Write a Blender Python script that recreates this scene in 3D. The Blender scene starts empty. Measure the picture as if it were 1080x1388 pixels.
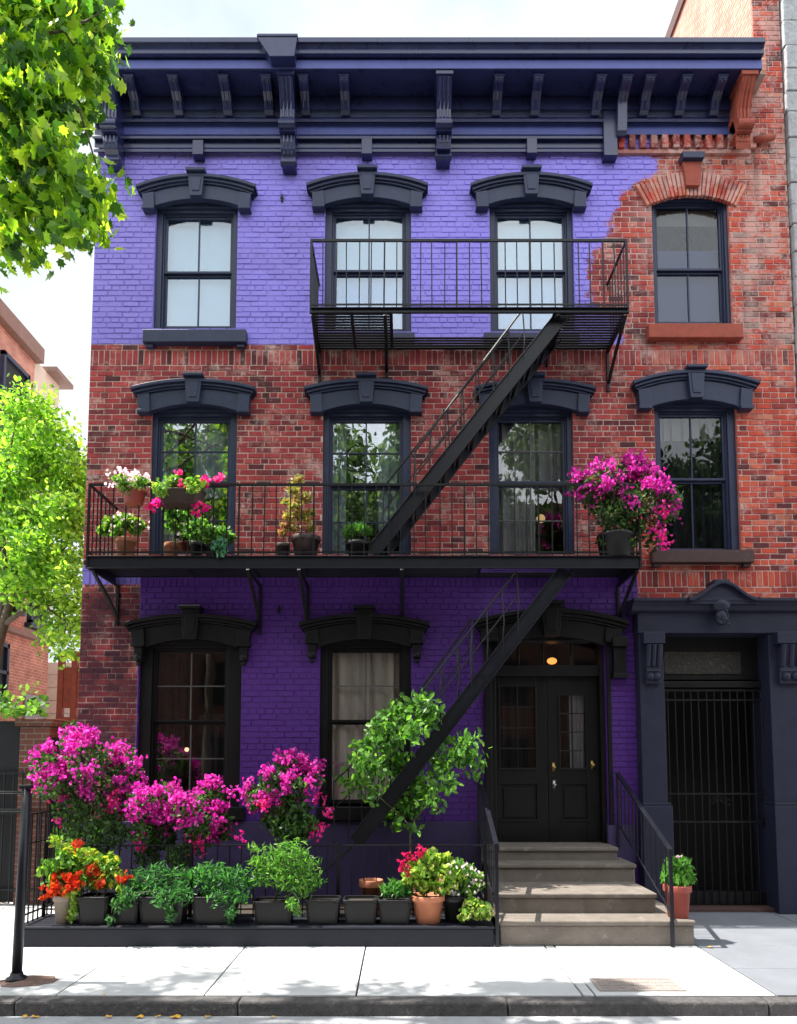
import bpy, math, random
import numpy as np
from mathutils import Vector, Matrix
rng = random.Random(7)
nr = np.random.default_rng(7)
S = bpy.context.scene
C = S.collection
R = math.radians

# ------------------------------------------------------------------ camera, world, sun, exposure
F, PX, PY, EYE = 1000.0, 545.0, 953.0, 1.85        # focal length and principal point in photo pixels, eye height
TH = math.atan(0.082)
cam = bpy.data.objects.new('camera', bpy.data.cameras.new('camera')); C.objects.link(cam)
cam.location = (0, 0, EYE); cam.rotation_euler = (R(90) + TH, 0, 0)
cam.data.sensor_width = 36; cam.data.lens = 36 * F / 1388
cam.data.shift_x = -(PX - 540) / 1388; cam.data.shift_y = (PY - 694) / 1388
cam.data.clip_start = 0.05; cam.data.clip_end = 2000
S.camera = cam
SUN_EL, SUN_BACK = 62, 2.0                          # sun high at the left, grazing the street front
sun = bpy.data.objects.new('sun', bpy.data.lights.new('sun', 'SUN')); C.objects.link(sun)
sd = Vector((math.cos(R(SUN_EL)) * math.cos(R(SUN_BACK)), -math.cos(R(SUN_EL)) * math.sin(R(SUN_BACK)), -math.sin(R(SUN_EL))))
sun.rotation_euler = sd.to_track_quat('-Z', 'Y').to_euler()
sun.data.energy = 4.6; sun.data.angle = R(0.5); sun.data.color = (1, .95, .87)
W = bpy.data.worlds.new('World'); S.world = W; W.use_nodes = True
wn, wl = W.node_tree.nodes, W.node_tree.links
bg = wn['Background']; bg.inputs[1].default_value = 0.12
sky = wn.new('ShaderNodeTexSky'); sky.sky_type = 'NISHITA'; sky.sun_disc = False
sky.sun_elevation = R(SUN_EL); sky.sun_rotation = R(270 - SUN_BACK); sky.dust_density = 2.5; sky.air_density = 1.0
wtc = wn.new('ShaderNodeTexCoord'); wno = wn.new('ShaderNodeTexNoise'); wno.inputs['Scale'].default_value = 1.6
wno.inputs['Detail'].default_value = 7; wno.inputs['Roughness'].default_value = .55
wr = wn.new('ShaderNodeValToRGB'); wr.color_ramp.elements[0].position = .30; wr.color_ramp.elements[1].position = .56
wr.color_ramp.elements[0].color = (.35, .35, .35, 1)
wm = wn.new('ShaderNodeMix'); wm.data_type = 'RGBA'
wl.new(wtc.outputs['Generated'], wno.inputs['Vector']); wl.new(wno.outputs['Fac'], wr.inputs['Fac'])
wl.new(wr.outputs['Color'], wm.inputs['Factor']); wl.new(sky.outputs['Color'], wm.inputs[6])
wm.inputs[7].default_value = (8.0, 8.3, 8.5, 1)
wsp = wn.new('ShaderNodeSeparateXYZ'); wl.new(wtc.outputs['Generated'], wsp.inputs[0])       # sky shaped: brighter behind the camera to light the front, dimmer behind the house
wmr = wn.new('ShaderNodeMapRange'); wmr.interpolation_type = 'SMOOTHSTEP'; wmr.inputs[1].default_value = -.15; wmr.inputs[2].default_value = .45; wl.new(wsp.outputs[1], wmr.inputs[0])
wr2 = wn.new('ShaderNodeValToRGB'); wr2.color_ramp.elements[0].position = .42; wr2.color_ramp.elements[1].position = .60
wr2.color_ramp.elements[0].color = (.52, .62, .66, 1); wr2.color_ramp.elements[1].color = (.90, .92, .93, 1); wl.new(wno.outputs['Fac'], wr2.inputs['Fac'])
wsc = wn.new('ShaderNodeVectorMath'); wsc.operation = 'SCALE'; wsc.inputs['Scale'].default_value = 4.2; wl.new(wr2.outputs['Color'], wsc.inputs[0])
wm2 = wn.new('ShaderNodeMix'); wm2.data_type = 'RGBA'; wl.new(wmr.outputs[0], wm2.inputs[0]); wl.new(wm.outputs[2], wm2.inputs[6]); wl.new(wsc.outputs[0], wm2.inputs[7])
wl.new(wm2.outputs[2], bg.inputs[0])
S.view_settings.view_transform = 'Standard'; S.view_settings.look = 'None'
S.view_settings.exposure = 1.52; S.view_settings.gamma = 1
S.cycles.max_bounces = 8; S.cycles.transparent_max_bounces = 16
S.cycles.use_denoising = True
S.render.film_transparent = False

# ------------------------------------------------------------------ helpers
ct, st = math.cos(TH), math.sin(TH)
def P(px, py, Y):
    """point at depth Y that lies on the sight line of a photo pixel"""
    u, v = (px - PX) / F, (PY - py) / F
    k = Y / (ct - v * st)
    return Vector((u * k, Y, EYE + (st + v * ct) * k))
YF = 9.5                                            # plane of the house front

MATS = {}
def mat(name, col, rough=.6, var=.12, scale=6, bump=0, bscale=60, spec=.5, coat=0, metal=0, stretch=None, grime=None):
    m = bpy.data.materials.new(name); m.use_nodes = True
    n, l = m.node_tree.nodes, m.node_tree.links
    b = n['Principled BSDF']; b.inputs['Roughness'].default_value = rough
    b.inputs['Specular IOR Level'].default_value = spec; b.inputs['Coat Weight'].default_value = coat
    b.inputs['Coat Roughness'].default_value = .15; b.inputs['Metallic'].default_value = metal
    tc = n.new('ShaderNodeTexCoord'); vec = tc.outputs['Object']
    if stretch:
        mp = n.new('ShaderNodeMapping'); mp.inputs['Scale'].default_value = stretch; l.new(vec, mp.inputs['Vector']); vec = mp.outputs['Vector']
    t = n.new('ShaderNodeTexNoise'); t.inputs['Scale'].default_value = scale; t.inputs['Detail'].default_value = 6; t.inputs['Roughness'].default_value = .65
    l.new(vec, t.inputs['Vector'])
    r = n.new('ShaderNodeValToRGB'); r.color_ramp.elements[0].position = .3; r.color_ramp.elements[1].position = .7
    r.color_ramp.elements[0].color = tuple(c * (1 - var) for c in col) + (1,)
    r.color_ramp.elements[1].color = tuple(min(1, c * (1 + var)) for c in col) + (1,)
    l.new(t.outputs['Fac'], r.inputs['Fac']); out = r.outputs['Color']
    if grime:                                       # (colour, threshold, scale): worn or dirty patches
        g = n.new('ShaderNodeTexNoise'); g.inputs['Scale'].default_value = grime[2]; g.inputs['Detail'].default_value = 8; g.inputs['Roughness'].default_value = .7
        l.new(vec, g.inputs['Vector'])
        gr = n.new('ShaderNodeMapRange'); gr.inputs[1].default_value = grime[1]; gr.inputs[2].default_value = grime[1] + .12
        l.new(g.outputs['Fac'], gr.inputs[0])
        mx = n.new('ShaderNodeMix'); mx.data_type = 'RGBA'; l.new(gr.outputs[0], mx.inputs[0]); l.new(out, mx.inputs[6]); mx.inputs[7].default_value = grime[0] + (1,)
        out = mx.outputs[2]
    l.new(out, b.inputs['Base Color'])
    rr = n.new('ShaderNodeMapRange'); rr.inputs[3].default_value = max(.02, rough - .12); rr.inputs[4].default_value = min(1, rough + .12)
    l.new(t.outputs['Fac'], rr.inputs[0]); l.new(rr.outputs[0], b.inputs['Roughness'])
    if bump:
        t2 = n.new('ShaderNodeTexNoise'); t2.inputs['Scale'].default_value = bscale; t2.inputs['Detail'].default_value = 5; l.new(vec, t2.inputs['Vector'])
        bp = n.new('ShaderNodeBump'); bp.inputs['Strength'].default_value = bump; bp.inputs['Distance'].default_value = .02
        l.new(t2.outputs['Fac'], bp.inputs['Height']); l.new(bp.outputs['Normal'], b.inputs['Normal'])
    MATS[name] = m
    return m

def leafmat(name, rough=.45, trans=.4, tint=(1.0, 1.0, .55), spec=.4):
    m = bpy.data.materials.new(name); m.use_nodes = True
    n, l = m.node_tree.nodes, m.node_tree.links
    b = n['Principled BSDF']; b.inputs['Roughness'].default_value = rough; b.inputs['Specular IOR Level'].default_value = spec
    a = n.new('ShaderNodeVertexColor'); a.layer_name = 'Col'
    l.new(a.outputs['Color'], b.inputs['Base Color'])
    tr = n.new('ShaderNodeBsdfTranslucent'); mu = n.new('ShaderNodeMix'); mu.data_type = 'RGBA'; mu.blend_type = 'MULTIPLY'; mu.inputs[0].default_value = 1
    l.new(a.outputs['Color'], mu.inputs[6]); mu.inputs[7].default_value = tint + (1,)
    ga = n.new('ShaderNodeHueSaturation'); ga.inputs['Value'].default_value = 2.0; l.new(mu.outputs[2], ga.inputs['Color']); l.new(ga.outputs[0], tr.inputs['Color'])
    ms = n.new('ShaderNodeMixShader'); ms.inputs[0].default_value = trans
    l.new(b.outputs[0], ms.inputs[1]); l.new(tr.outputs[0], ms.inputs[2]); l.new(ms.outputs[0], n['Material Output'].inputs[0])
    MATS[name] = m
    return m

def glassmat(name, refl=.3, tint=(.9, .95, 1), rough=.01, wave=.08):
    m = bpy.data.materials.new(name); m.use_nodes = True
    n, l = m.node_tree.nodes, m.node_tree.links
    n.remove(n['Principled BSDF'])
    tr = n.new('ShaderNodeBsdfTransparent'); tr.inputs[0].default_value = tint + (1,)
    gl = n.new('ShaderNodeBsdfGlossy'); gl.inputs['Roughness'].default_value = rough
    tc = n.new('ShaderNodeTexCoord'); no = n.new('ShaderNodeTexNoise'); no.inputs['Scale'].default_value = 2.5
    l.new(tc.outputs['Object'], no.inputs['Vector']); bp = n.new('ShaderNodeBump'); bp.inputs['Strength'].default_value = wave; bp.inputs['Distance'].default_value = .03
    l.new(no.outputs['Fac'], bp.inputs['Height']); l.new(bp.outputs[0], gl.inputs['Normal'])
    ms = n.new('ShaderNodeMixShader'); ms.inputs[0].default_value = refl
    l.new(tr.outputs[0], ms.inputs[1]); l.new(gl.outputs[0], ms.inputs[2]); l.new(ms.outputs[0], n['Material Output'].inputs[0])
    MATS[name] = m
    return m

def emitmat(name, col, s):
    m = bpy.data.materials.new(name); m.use_nodes = True
    b = m.node_tree.nodes['Principled BSDF']; b.inputs['Base Color'].default_value = col + (1,)
    b.inputs['Emission Color'].default_value = col + (1,); b.inputs['Emission Strength'].default_value = s
    MATS[name] = m
    return m

ORG = {}
def tag(o, label=None, cat=None, group=None, kind=None):
    if label: o['label'] = label
    if cat: o['category'] = cat
    if group: o['group'] = group
    if kind: o['kind'] = kind
    return o
def thing(name, label, cat, loc=(0, 0, 0), group=None):
    o = bpy.data.objects.new(name, None); C.objects.link(o); o.location = loc; o.empty_display_size = .1
    ORG[o] = Vector(loc)
    return tag(o, label, cat, group)

class MB:
    def __init__(s): s.v = []; s.f = []; s.m = []; s.c = None
    def add(s, vs, fs, mi=0):
        k = len(s.v); s.v += [tuple(x) for x in vs]
        for f in fs: s.f.append(tuple(i + k for i in f)); s.m.append(mi)
    def box(s, x0, x1, y0, y1, z0, z1, mi=0):
        if x0 > x1: x0, x1 = x1, x0
        if y0 > y1: y0, y1 = y1, y0
        if z0 > z1: z0, z1 = z1, z0
        s.add([(x0,y0,z0),(x1,y0,z0),(x1,y1,z0),(x0,y1,z0),(x0,y0,z1),(x1,y0,z1),(x1,y1,z1),(x0,y1,z1)],
              [(3,2,1,0),(4,5,6,7),(0,1,5,4),(1,2,6,5),(2,3,7,6),(3,0,4,7)], mi)
        return s
    def bar(s, a, b, w, h, up=(0,0,1), mi=0):
        a, b = Vector(a), Vector(b); d = (b - a).normalized(); u = Vector(up)
        if abs(d.dot(u)) > .98: u = Vector((0,1,0))
        r = d.cross(u).normalized() * w / 2; t = r.cross(d).normalized() * h / 2
        s.add([a-r-t, a+r-t, a+r+t, a-r+t, b-r-t, b+r-t, b+r+t, b-r+t],
              [(0,1,2,3),(7,6,5,4),(1,0,4,5),(2,1,5,6),(3,2,6,7),(0,3,7,4)], mi)
        return s
    def tube(s, pts, r, n=6, mi=0):
        pts = [Vector(p) for p in pts]; rs = r if isinstance(r, (list, tuple)) else [r] * len(pts)
        vs = []; fs = []
        for i, p in enumerate(pts):
            d = (pts[min(i+1, len(pts)-1)] - pts[max(i-1, 0)]).normalized()
            u = Vector((0,0,1)) if abs(d.z) < .9 else Vector((1,0,0))
            a = d.cross(u).normalized(); b = d.cross(a).normalized()
            for k in range(n):
                t = 2 * math.pi * k / n; vs.append(p + (a * math.cos(t) + b * math.sin(t)) * rs[i])
        for i in range(len(pts) - 1):
            for k in range(n): fs.append((i*n+k, i*n+(k+1) % n, (i+1)*n+(k+1) % n, (i+1)*n+k))
        fs.append(tuple(range(n))[::-1]); fs.append(tuple(range((len(pts)-1)*n, len(pts)*n)))
        s.add(vs, fs, mi); return s
    def prism_y(s, poly, y0, y1, mi=0):             # polygon of (x, z) run along y
        n = len(poly)
        s.add([(x, y0, z) for x, z in poly] + [(x, y1, z) for x, z in poly],
              [tuple(range(n)), tuple(range(2*n-1, n-1, -1))] + [((i+1) % n, i, n+i, n+(i+1) % n) for i in range(n)], mi); return s
    def prism_x(s, poly, x0, x1, mi=0):             # polygon of (y, z) run along x
        n = len(poly)
        s.add([(x0, y, z) for y, z in poly] + [(x1, y, z) for y, z in poly],
              [tuple(range(n-1, -1, -1)), tuple(range(n, 2*n))] + [(i, (i+1) % n, n+(i+1) % n, n+i) for i in range(n)], mi); return s
    def lathe(s, prof, c, n=24, mi=0, sq=0):
        vs = []; fs = []; m = len(prof)
        for r, z in prof:
            for k in range(n):
                t = 2 * math.pi * (k + .5) / n; cx, cy = math.cos(t), math.sin(t)
                if sq:
                    e = 1 / max(abs(cx), abs(cy)); e = 1 + (e - 1) * sq; cx *= e; cy *= e
                vs.append((c[0] + cx * r, c[1] + cy * r, c[2] + z))
        for i in range(m - 1):
            for k in range(n): fs.append((i*n+k, i*n+(k+1) % n, (i+1)*n+(k+1) % n, (i+1)*n+k))
        fs.append(tuple(range(n))[::-1]); fs.append(tuple(range((m-1)*n, m*n)))
        s.add(vs, fs, mi); return s
    def ball(s, c, r, n=12, mi=0, sc=(1,1,1)):
        prof = [(math.sin(math.pi * i / n), -math.cos(math.pi * i / n)) for i in range(1, n)]
        k = len(s.v); s.lathe([(a * r, b * r * sc[2]) for a, b in prof], c, n * 2, mi)
        for i in range(k, len(s.v)):
            x, y, z = s.v[i]; s.v[i] = (c[0] + (x - c[0]) * sc[0], c[1] + (y - c[1]) * sc[1], z)
        return s
    def build(s, name, mats, parent=None, smooth=False, bevel=0, loc=None):
        me = bpy.data.meshes.new(name)
        o0 = ORG.get(parent, Vector((0,0,0))) if parent else Vector(loc or (0,0,0))
        V = np.array(s.v, float) - np.array(o0)
        me.from_pydata(V.tolist(), [], s.f)
        if not isinstance(mats, (list, tuple)): mats = [mats]
        for m in mats: me.materials.append(MATS[m] if isinstance(m, str) else m)
        if len(mats) > 1: me.polygons.foreach_set('material_index', s.m)
        if smooth: me.polygons.foreach_set('use_smooth', [True] * len(me.polygons))
        if s.c is not None:
            ca = me.color_attributes.new('Col', 'FLOAT_COLOR', 'POINT'); ca.data.foreach_set('color', np.asarray(s.c, float).ravel())
        me.update()
        o = bpy.data.objects.new(name, me); C.objects.link(o); ORG[o] = o0
        if parent: o.parent = parent
        else: o.location = o0
        if bevel:
            b = o.modifiers.new('bevel', 'BEVEL'); b.width = bevel; b.segments = 2; b.limit_method = 'ANGLE'; b.angle_limit = R(40)
        return o

# leaf shapes: (outline points (x across, y along), faces) folded along the midrib
OVAL = ([(0,0,0),(.26,.3,.07),(.22,.68,.06),(0,1,-.06),(-.22,.68,.06),(-.26,.3,.07),(0,.5,0)], [(0,1,6),(1,2,6),(2,3,6),(3,4,6),(4,5,6),(5,0,6)])
SLIM = ([(0,0,0),(.13,.4,.04),(0,1,-.1),(-.13,.4,.04)], [(0,1,2),(0,2,3)])
ROUND = ([(0,0,0),(.42,.35,.1),(.3,.85,.08),(0,1,.0),(-.3,.85,.08),(-.42,.35,.1)], [(0,1,2,3),(0,3,4,5)])
MAPLE = ([(0,0,0),(.30,.02,.05),(.27,.18,.03),(.55,.38,.08),(.33,.48,.04),(.30,.72,.05),(.10,.66,.02),(0,1.05,-.08),(-.10,.66,.02),(-.30,.72,.05),(-.33,.48,.04),(-.55,.38,.08),(-.27,.18,.03),(-.30,.02,.05),(0,.4,-.02)],
         [(i, i+1, 14) for i in range(13)] + [(13, 0, 14)])
def leaves(cent, size, shape, cols, up=.4, dirs=None, droop=.0, parent=None, name='foliage', material='leaf', jit=.3):
    """cent (N,3), cols (N,3): one mesh of N leaf blades"""
    N = len(cent); cent = np.asarray(cent, float)
    nrm = nr.normal(size=(N, 3)); nrm /= np.linalg.norm(nrm, axis=1)[:, None]
    nrm[:, 2] = nrm[:, 2] * .6 + up; nrm /= np.linalg.norm(nrm, axis=1)[:, None]
    d = nr.normal(size=(N, 3)) if dirs is None else np.asarray(dirs) + nr.normal(size=(N, 3)) * .4
    d[:, 2] -= droop
    d -= nrm * np.sum(d * nrm, axis=1)[:, None]; d /= np.linalg.norm(d, axis=1)[:, None] + 1e-9
    s = np.cross(d, nrm)
    sz = size * nr.uniform(1 - jit, 1 + jit, N)
    V = np.array(shape[0]); K = len(V)
    pts = cent[:, None, :] + (s[:, None, :] * V[None, :, 0, None] + d[:, None, :] * (V[None, :, 1, None] - .4) + nrm[:, None, :] * V[None, :, 2, None]) * sz[:, None, None]
    mb = MB(); mb.v = pts.reshape(-1, 3).tolist()
    mb.f = [tuple(k * K + i for i in f) for k in range(N) for f in shape[1]]; mb.m = [0] * len(mb.f)
    cc = np.ones((N, K, 4)); cc[:, :, :3] = np.asarray(cols)[:, None, :]
    mb.c = cc.reshape(-1, 4)
    return mb.build(name, material, parent)
def shades(N, pal, w=None, jit=.2):
    pal = np.array(pal); i = nr.choice(len(pal), N, p=w)
    return np.clip(pal[i] * nr.uniform(1 - jit, 1 + jit, (N, 1)), 0, 1)
def cloud(clumps, per, shell=.55):
    """points spread through clumps [(x,y,z,r)], more of them towards the outside"""
    out = []; tot = sum(c[3] ** 2 for c in clumps)
    for x, y, z, r in clumps:
        n = max(3, int(per * r * r / tot))
        q = nr.normal(size=(n, 3)); q /= np.linalg.norm(q, axis=1)[:, None]
        rad = r * (shell + (1 - shell) * nr.random(n)) ** 1.0 * nr.uniform(.7, 1.12, n)
        out.append(np.array([x, y, z]) + q * rad[:, None] * np.array([1, .9, .85]))
    return np.concatenate(out)

# ------------------------------------------------------------------ materials
mat('purple_black', (.015, .019, .072), .3, .25, 5, .08, 30, spec=.45, coat=.2, grime=((.035, .042, .12), .66, 9))
mat('cornice_skylit', (.065, .08, .27), .42, .15, 5, .08, 30, spec=.35, grime=((.11, .125, .31), .66, 9))
mat('frame_paint', (.025, .032, .070), .42, .2, 6, .06, 40, spec=.3, grime=((.05, .058, .11), .7, 11))
mat('dark_frame', (.0062, .0056, .0066), .45, .2, 6, .06, 40, spec=.25, grime=((.014, .013, .015), .72, 11))
mat('door_paint', (.0062, .0056, .0062), .42, .2, 5, .04, 30, spec=.28)
mat('portal_paint', (.016, .018, .038), .5, .16, 4, .12, 50, spec=.3, grime=((.03, .032, .055), .66, 7))
mat('iron', (.003, .003, .0045), .45, .25, 20, .1, 80, spec=.35, grime=((.012, .011, .013), .68, 25))
mat('iron_grey', (.006, .0065, .012), .42, .25, 8, .08, 60, spec=.35, grime=((.016, .016, .024), .66, 18))
mat('brick_stone', (.30, .06, .035), .8, .25, 10, .25, 60, grime=((.38, .2, .15), .64, 14))
mat('brown_sill', (.06, .028, .026), .75, .25, 10, .25, 60, grime=((.12, .08, .07), .6, 12))
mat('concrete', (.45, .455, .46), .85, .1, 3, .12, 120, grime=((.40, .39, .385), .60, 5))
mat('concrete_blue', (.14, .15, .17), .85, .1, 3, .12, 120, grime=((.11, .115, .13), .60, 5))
mat('curb_stone', (.065, .06, .06), .8, .4, 14, .6, 50, grime=((.15, .14, .13), .58, 20))
mat('roadside', (.32, .325, .34), .9, .15, 6, .3, 120, grime=((.24, .24, .25), .6, 5))  # paler than the asphalt: sunlight on the road put into the colour
mat('asphalt', (.07, .07, .073), .9, .15, 8, .4, 160, grime=((.045, .045, .045), .6, 6))
mat('brownstone', (.142, .120, .102), .8, .22, 5, .25, 90, grime=((.25, .22, .19), .58, 7))
mat('plinth_paint', (.008, .009, .016), .6, .2, 4, .15, 40, spec=.3, grime=((.05, .05, .06), .71, 9))
mat('soil', (.035, .024, .017), .95, .4, 30, .6, 60)
mat('terracotta', (.36, .13, .065), .75, .2, 8, .15, 60, grime=((.45, .26, .18), .62, 12))
mat('terracotta_red', (.26, .05, .035), .6, .2, 8, .1, 60, grime=((.33, .13, .10), .66, 12))
mat('pot_black', (.005, .005, .006), .5, .25, 8, .06, 60, spec=.35, grime=((.014, .0135, .013), .66, 14))
mat('pot_beige', (.26, .21, .165), .7, .15, 8, .1, 60)
mat('pot_plum', (.04, .02, .02), .55, .25, 8, .1, 60)
mat('wood_dark', (.07, .045, .03), .8, .3, 12, .3, 60)
mat('bark', (.10, .075, .055), .9, .35, 12, .6, 40)
mat('stem', (.07, .075, .035), .8, .3, 20, .2, 60)
mat('blind_white', (.36, .44, .48), .7, .03, 3)
mat('blind_blue', (.075, .12, .23), .8, .05, 3)
mat('blind_sky', (.22, .32, .47), .7, .04, 3)
mat('blind_cream', (.36, .33, .20), .8, .06, 3)
mat('curtain', (.80, .72, .60), .85, .18, 4, .1, 60, stretch=(6, 1, .6))
mat('curtain_sheer', (.36, .36, .36), .85, .2, 4, .1, 60, stretch=(7, 1, .5))
mat('curtain_dark', (.012, .011, .011), .85, .3, 4, .1, 60, stretch=(7, 1, .5))
mat('interior', (.02, .017, .016), .9, .2, 2)
mat('muntin_lit', (.075, .073, .075), .5, .2, 20)  # paler than the frames: light on the bars put into the colour
mat('brass', (.45, .30, .10), .3, .2, 20, metal=1)
mat('steel', (.4, .4, .42), .35, .2, 20, metal=1)
mat('roof_tar', (.08, .08, .085), .9)
mat('rust_iron', (.14, .085, .07), .8, .35, 25, .4, 80)
mat('grate_iron', (.30, .255, .235), .75, .2, 25, .3, 80)
mat('white_wall', (.66, .62, .57), .85, .12, 4, .3, 30, grime=((.45, .42, .39), .6, 6))
mat('cream_wall', (.58, .50, .40), .85, .1, 2, .15, 30, grime=((.46, .38, .30), .6, 5))
mat('grey_stone', (.34, .35, .36), .85, .22, 10, .7, 22, grime=((.17, .17, .18), .58, 9))
mat('cornice_brown', (.20, .12, .095), .7, .2, 8)
mat('red_timber', (.24, .05, .03), .75, .3, 8, .2, 40)
mat('panel_dark', (.008, .009, .011), .6, .3, 4, .1, 40, spec=.3)
mat('grey_panel', (.26, .28, .31), .6, .15, 4)
mat('yellow_leaf', (.72, .38, .03), .6, .25, 20)
leafmat('leaf'); leafmat('leaf_bright', .5, .5, (1.0, 1.0, .35)); leafmat('petal', .6, .4, (1, .8, 1), .2)
glassmat('glass_sky', .13, (.86, .94, 1)); glassmat('glass_tree', .24, wave=.05); glassmat('glass_dim', .045, (.7, .72, .78), wave=.03); glassmat('glass_dark', .10, (.8, .8, .82), wave=.03); glassmat('glass_far', .6)
emitmat('lamp_warm', (1, .36, .07), 1.0); emitmat('bulb_warm', (1, .62, .3), 1.0)

PURPLE_A, PURPLE_B, PURPLE_C = (.235, .185, .68), (.285, .235, .76), (.19, .14, .55)
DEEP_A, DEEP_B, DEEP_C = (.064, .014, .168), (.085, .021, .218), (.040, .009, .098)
def brick_material(name, left, right, painted):
    """laid brick: colour of each brick from its 'Col' attribute, mortar and smears by noise, old purple paint where it was brushed on"""
    m = bpy.data.materials.new(name); m.use_nodes = True
    n, l = m.node_tree.nodes, m.node_tree.links
    b = n['Principled BSDF']; b.inputs['Roughness'].default_value = .82; b.inputs['Specular IOR Level'].default_value = .35
    def N(t, **k):
        x = n.new(t)
        for a, v in k.items(): setattr(x, a, v)
        return x
    def M(op, a, c=None, clamp=False):
        x = N('ShaderNodeMath', operation=op, use_clamp=clamp)
        for i, q in enumerate((a, c)):
            if q is None: continue
            if isinstance(q, (int, float)): x.inputs[i].default_value = q
            else: l.new(q, x.inputs[i])
        return x.outputs[0]
    def noise(sc, det=5, rough=.6, vec=None):
        x = N('ShaderNodeTexNoise'); x.inputs['Scale'].default_value = sc; x.inputs['Detail'].default_value = det; x.inputs['Roughness'].default_value = rough
        l.new(vec or pos, x.inputs['Vector']); return x.outputs['Fac']
    def mixc(f, a, c, blend='MIX'):
        x = N('ShaderNodeMix', data_type='RGBA', blend_type=blend)
        for i, q in ((0, f), (6, a), (7, c)):
            if isinstance(q, (int, float)): x.inputs[i].default_value = q
            elif isinstance(q, tuple): x.inputs[i].default_value = q + (1,)
            else: l.new(q, x.inputs[i])
        return x.outputs[2]
    def step(v, a, w):
        x = N('ShaderNodeMapRange', interpolation_type='SMOOTHSTEP'); x.inputs[1].default_value = a; x.inputs[2].default_value = a + w; l.new(v, x.inputs[0]); return x.outputs[0]
    pos = N('ShaderNodeNewGeometry').outputs['Position']
    sep = N('ShaderNodeSeparateXYZ'); l.new(pos, sep.inputs[0]); X, Z = sep.outputs[0], sep.outputs[2]
    att = N('ShaderNodeVertexColor', layer_name='Col'); sa = N('ShaderNodeSeparateColor'); l.new(att.outputs['Color'], sa.inputs[0])
    rnd, ismortar = sa.outputs[0], sa.outputs[1]
    def ramp(cols):
        r = N('ShaderNodeValToRGB'); e = r.color_ramp.elements
        while len(e) < len(cols): e.new(.5)
        for i, (p, c) in enumerate(cols): e[i].position = p; e[i].color = c + (1,)
        l.new(rnd, r.inputs[0]); return r.outputs[0]
    col = mixc(step(M('ADD', X, M('MULTIPLY', noise(.7), 2.0)), 3.2, 2.0), ramp(left), ramp(right))
    col = mixc(M('MULTIPLY', noise(14, 6), .4), col, (.14, .03, .03))
    col = mixc(M('MULTIPLY', step(noise(45, 4, .7), .55, .2), .35), col, (.42, .22, .17))
    sm = step(M('ADD', noise(2.2, 8, .75), M('MULTIPLY', noise(24, 4), .25)), .63, .17)     # mortar smeared over the faces
    mort = mixc(noise(5, 5), (.40, .22, .19), (.74, .58, .52))
    chalk = M('MULTIPLY', M('MULTIPLY', step(X, 2.9, .8), step(Z, P(0, 520, YF).z, .8)), step(M('ADD', noise(3.5, 8, .8), M('MULTIPLY', noise(30, 3), .2)), .55, .10))
    sm = M('MAXIMUM', sm, M('MULTIPLY', chalk, .9))
    col = mixc(M('MULTIPLY', sm, .7), col, mort)
    col = mixc(M('MULTIPLY', step(noise(1.7, 7, .75), .50, .14), .55), col, (.085, .022, .026))
    col = mixc(ismortar, col, mort)
    mp = N('ShaderNodeMapping'); mp.inputs['Scale'].default_value = (5, 5, .5); l.new(pos, mp.inputs[0])
    streak = step(noise(1.0, 6, .6, mp.outputs[0]), .52, .25)
    col = mixc(M('MULTIPLY', streak, .45), col, (.055, .018, .018))
    if painted:                                     # darker wine tint over the ground floor corner brick
        wine_tint = M('SUBTRACT', 1, step(Z, P(0, 800, YF).z - .05, .1))
        wine_tint = M('MULTIPLY', M('MULTIPLY', wine_tint, M('SUBTRACT', 1, step(X, -3.2, .02))), step(M('ADD', noise(3.5, 6, .7), M('MULTIPLY', ismortar, -.06)), .30, .25))
        col = mixc(M('MULTIPLY', wine_tint, .85), col, mixc(rnd, (.035, .008, .022), (.085, .012, .022)))
        z468, z205 = P(0, 468, YF).z, P(0, 205, YF).z
        fc = N('ShaderNodeFloatCurve'); cu = fc.mapping.curves[0]
        pts = []
        for py, px in ((468, 842), (430, 838), (412, 806), (385, 800), (350, 802), (330, 822), (300, 826), (272, 838), (250, 858), (238, 884), (205, 886)):
            q = P(px, py, YF); pts.append(((q.z - z468) / (z205 - z468), (q.x - 1) / 4))
        cu.points[0].location = pts[0]; cu.points[1].location = pts[-1]
        for p in pts[1:-1]: cu.points.new(*p)
        fc.mapping.update()
        l.new(M('DIVIDE', M('SUBTRACT', Z, z468), z205 - z468, True), fc.inputs['Value'])
        xb = M('ADD', M('MULTIPLY', fc.outputs[0], 4), 1)
        wob = M('SUBTRACT', M('ADD', M('MULTIPLY', noise(4, 8, .8), .7), M('MULTIPLY', noise(1.6, 3), .5)), .6)
        e1 = step(M('ADD', M('SUBTRACT', xb, X), M('MULTIPLY', wob, 1.0)), -.02, .07)
        a1 = M('MULTIPLY', e1, step(M('ADD', Z, M('MULTIPLY', wob, .10)), z468, .02))
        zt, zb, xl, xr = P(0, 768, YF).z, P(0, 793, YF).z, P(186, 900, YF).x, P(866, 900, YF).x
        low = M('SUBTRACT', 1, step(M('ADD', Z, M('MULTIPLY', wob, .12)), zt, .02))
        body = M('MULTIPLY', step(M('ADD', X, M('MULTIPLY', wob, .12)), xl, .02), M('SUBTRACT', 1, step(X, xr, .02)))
        band = M('MULTIPLY', M('SUBTRACT', 1, step(X, xl, .02)), step(Z, zb, .015))
        a2 = M('MULTIPLY', low, M('ADD', body, band, True))
        paint = M('ADD', a1, a2, True)
        chips = step(M('ADD', noise(9, 8, .8), M('MULTIPLY', noise(60, 3), .12)), .80, .03)
        paint = M('MULTIPLY', paint, M('SUBTRACT', 1, M('MULTIPLY', chips, .8)))
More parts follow.
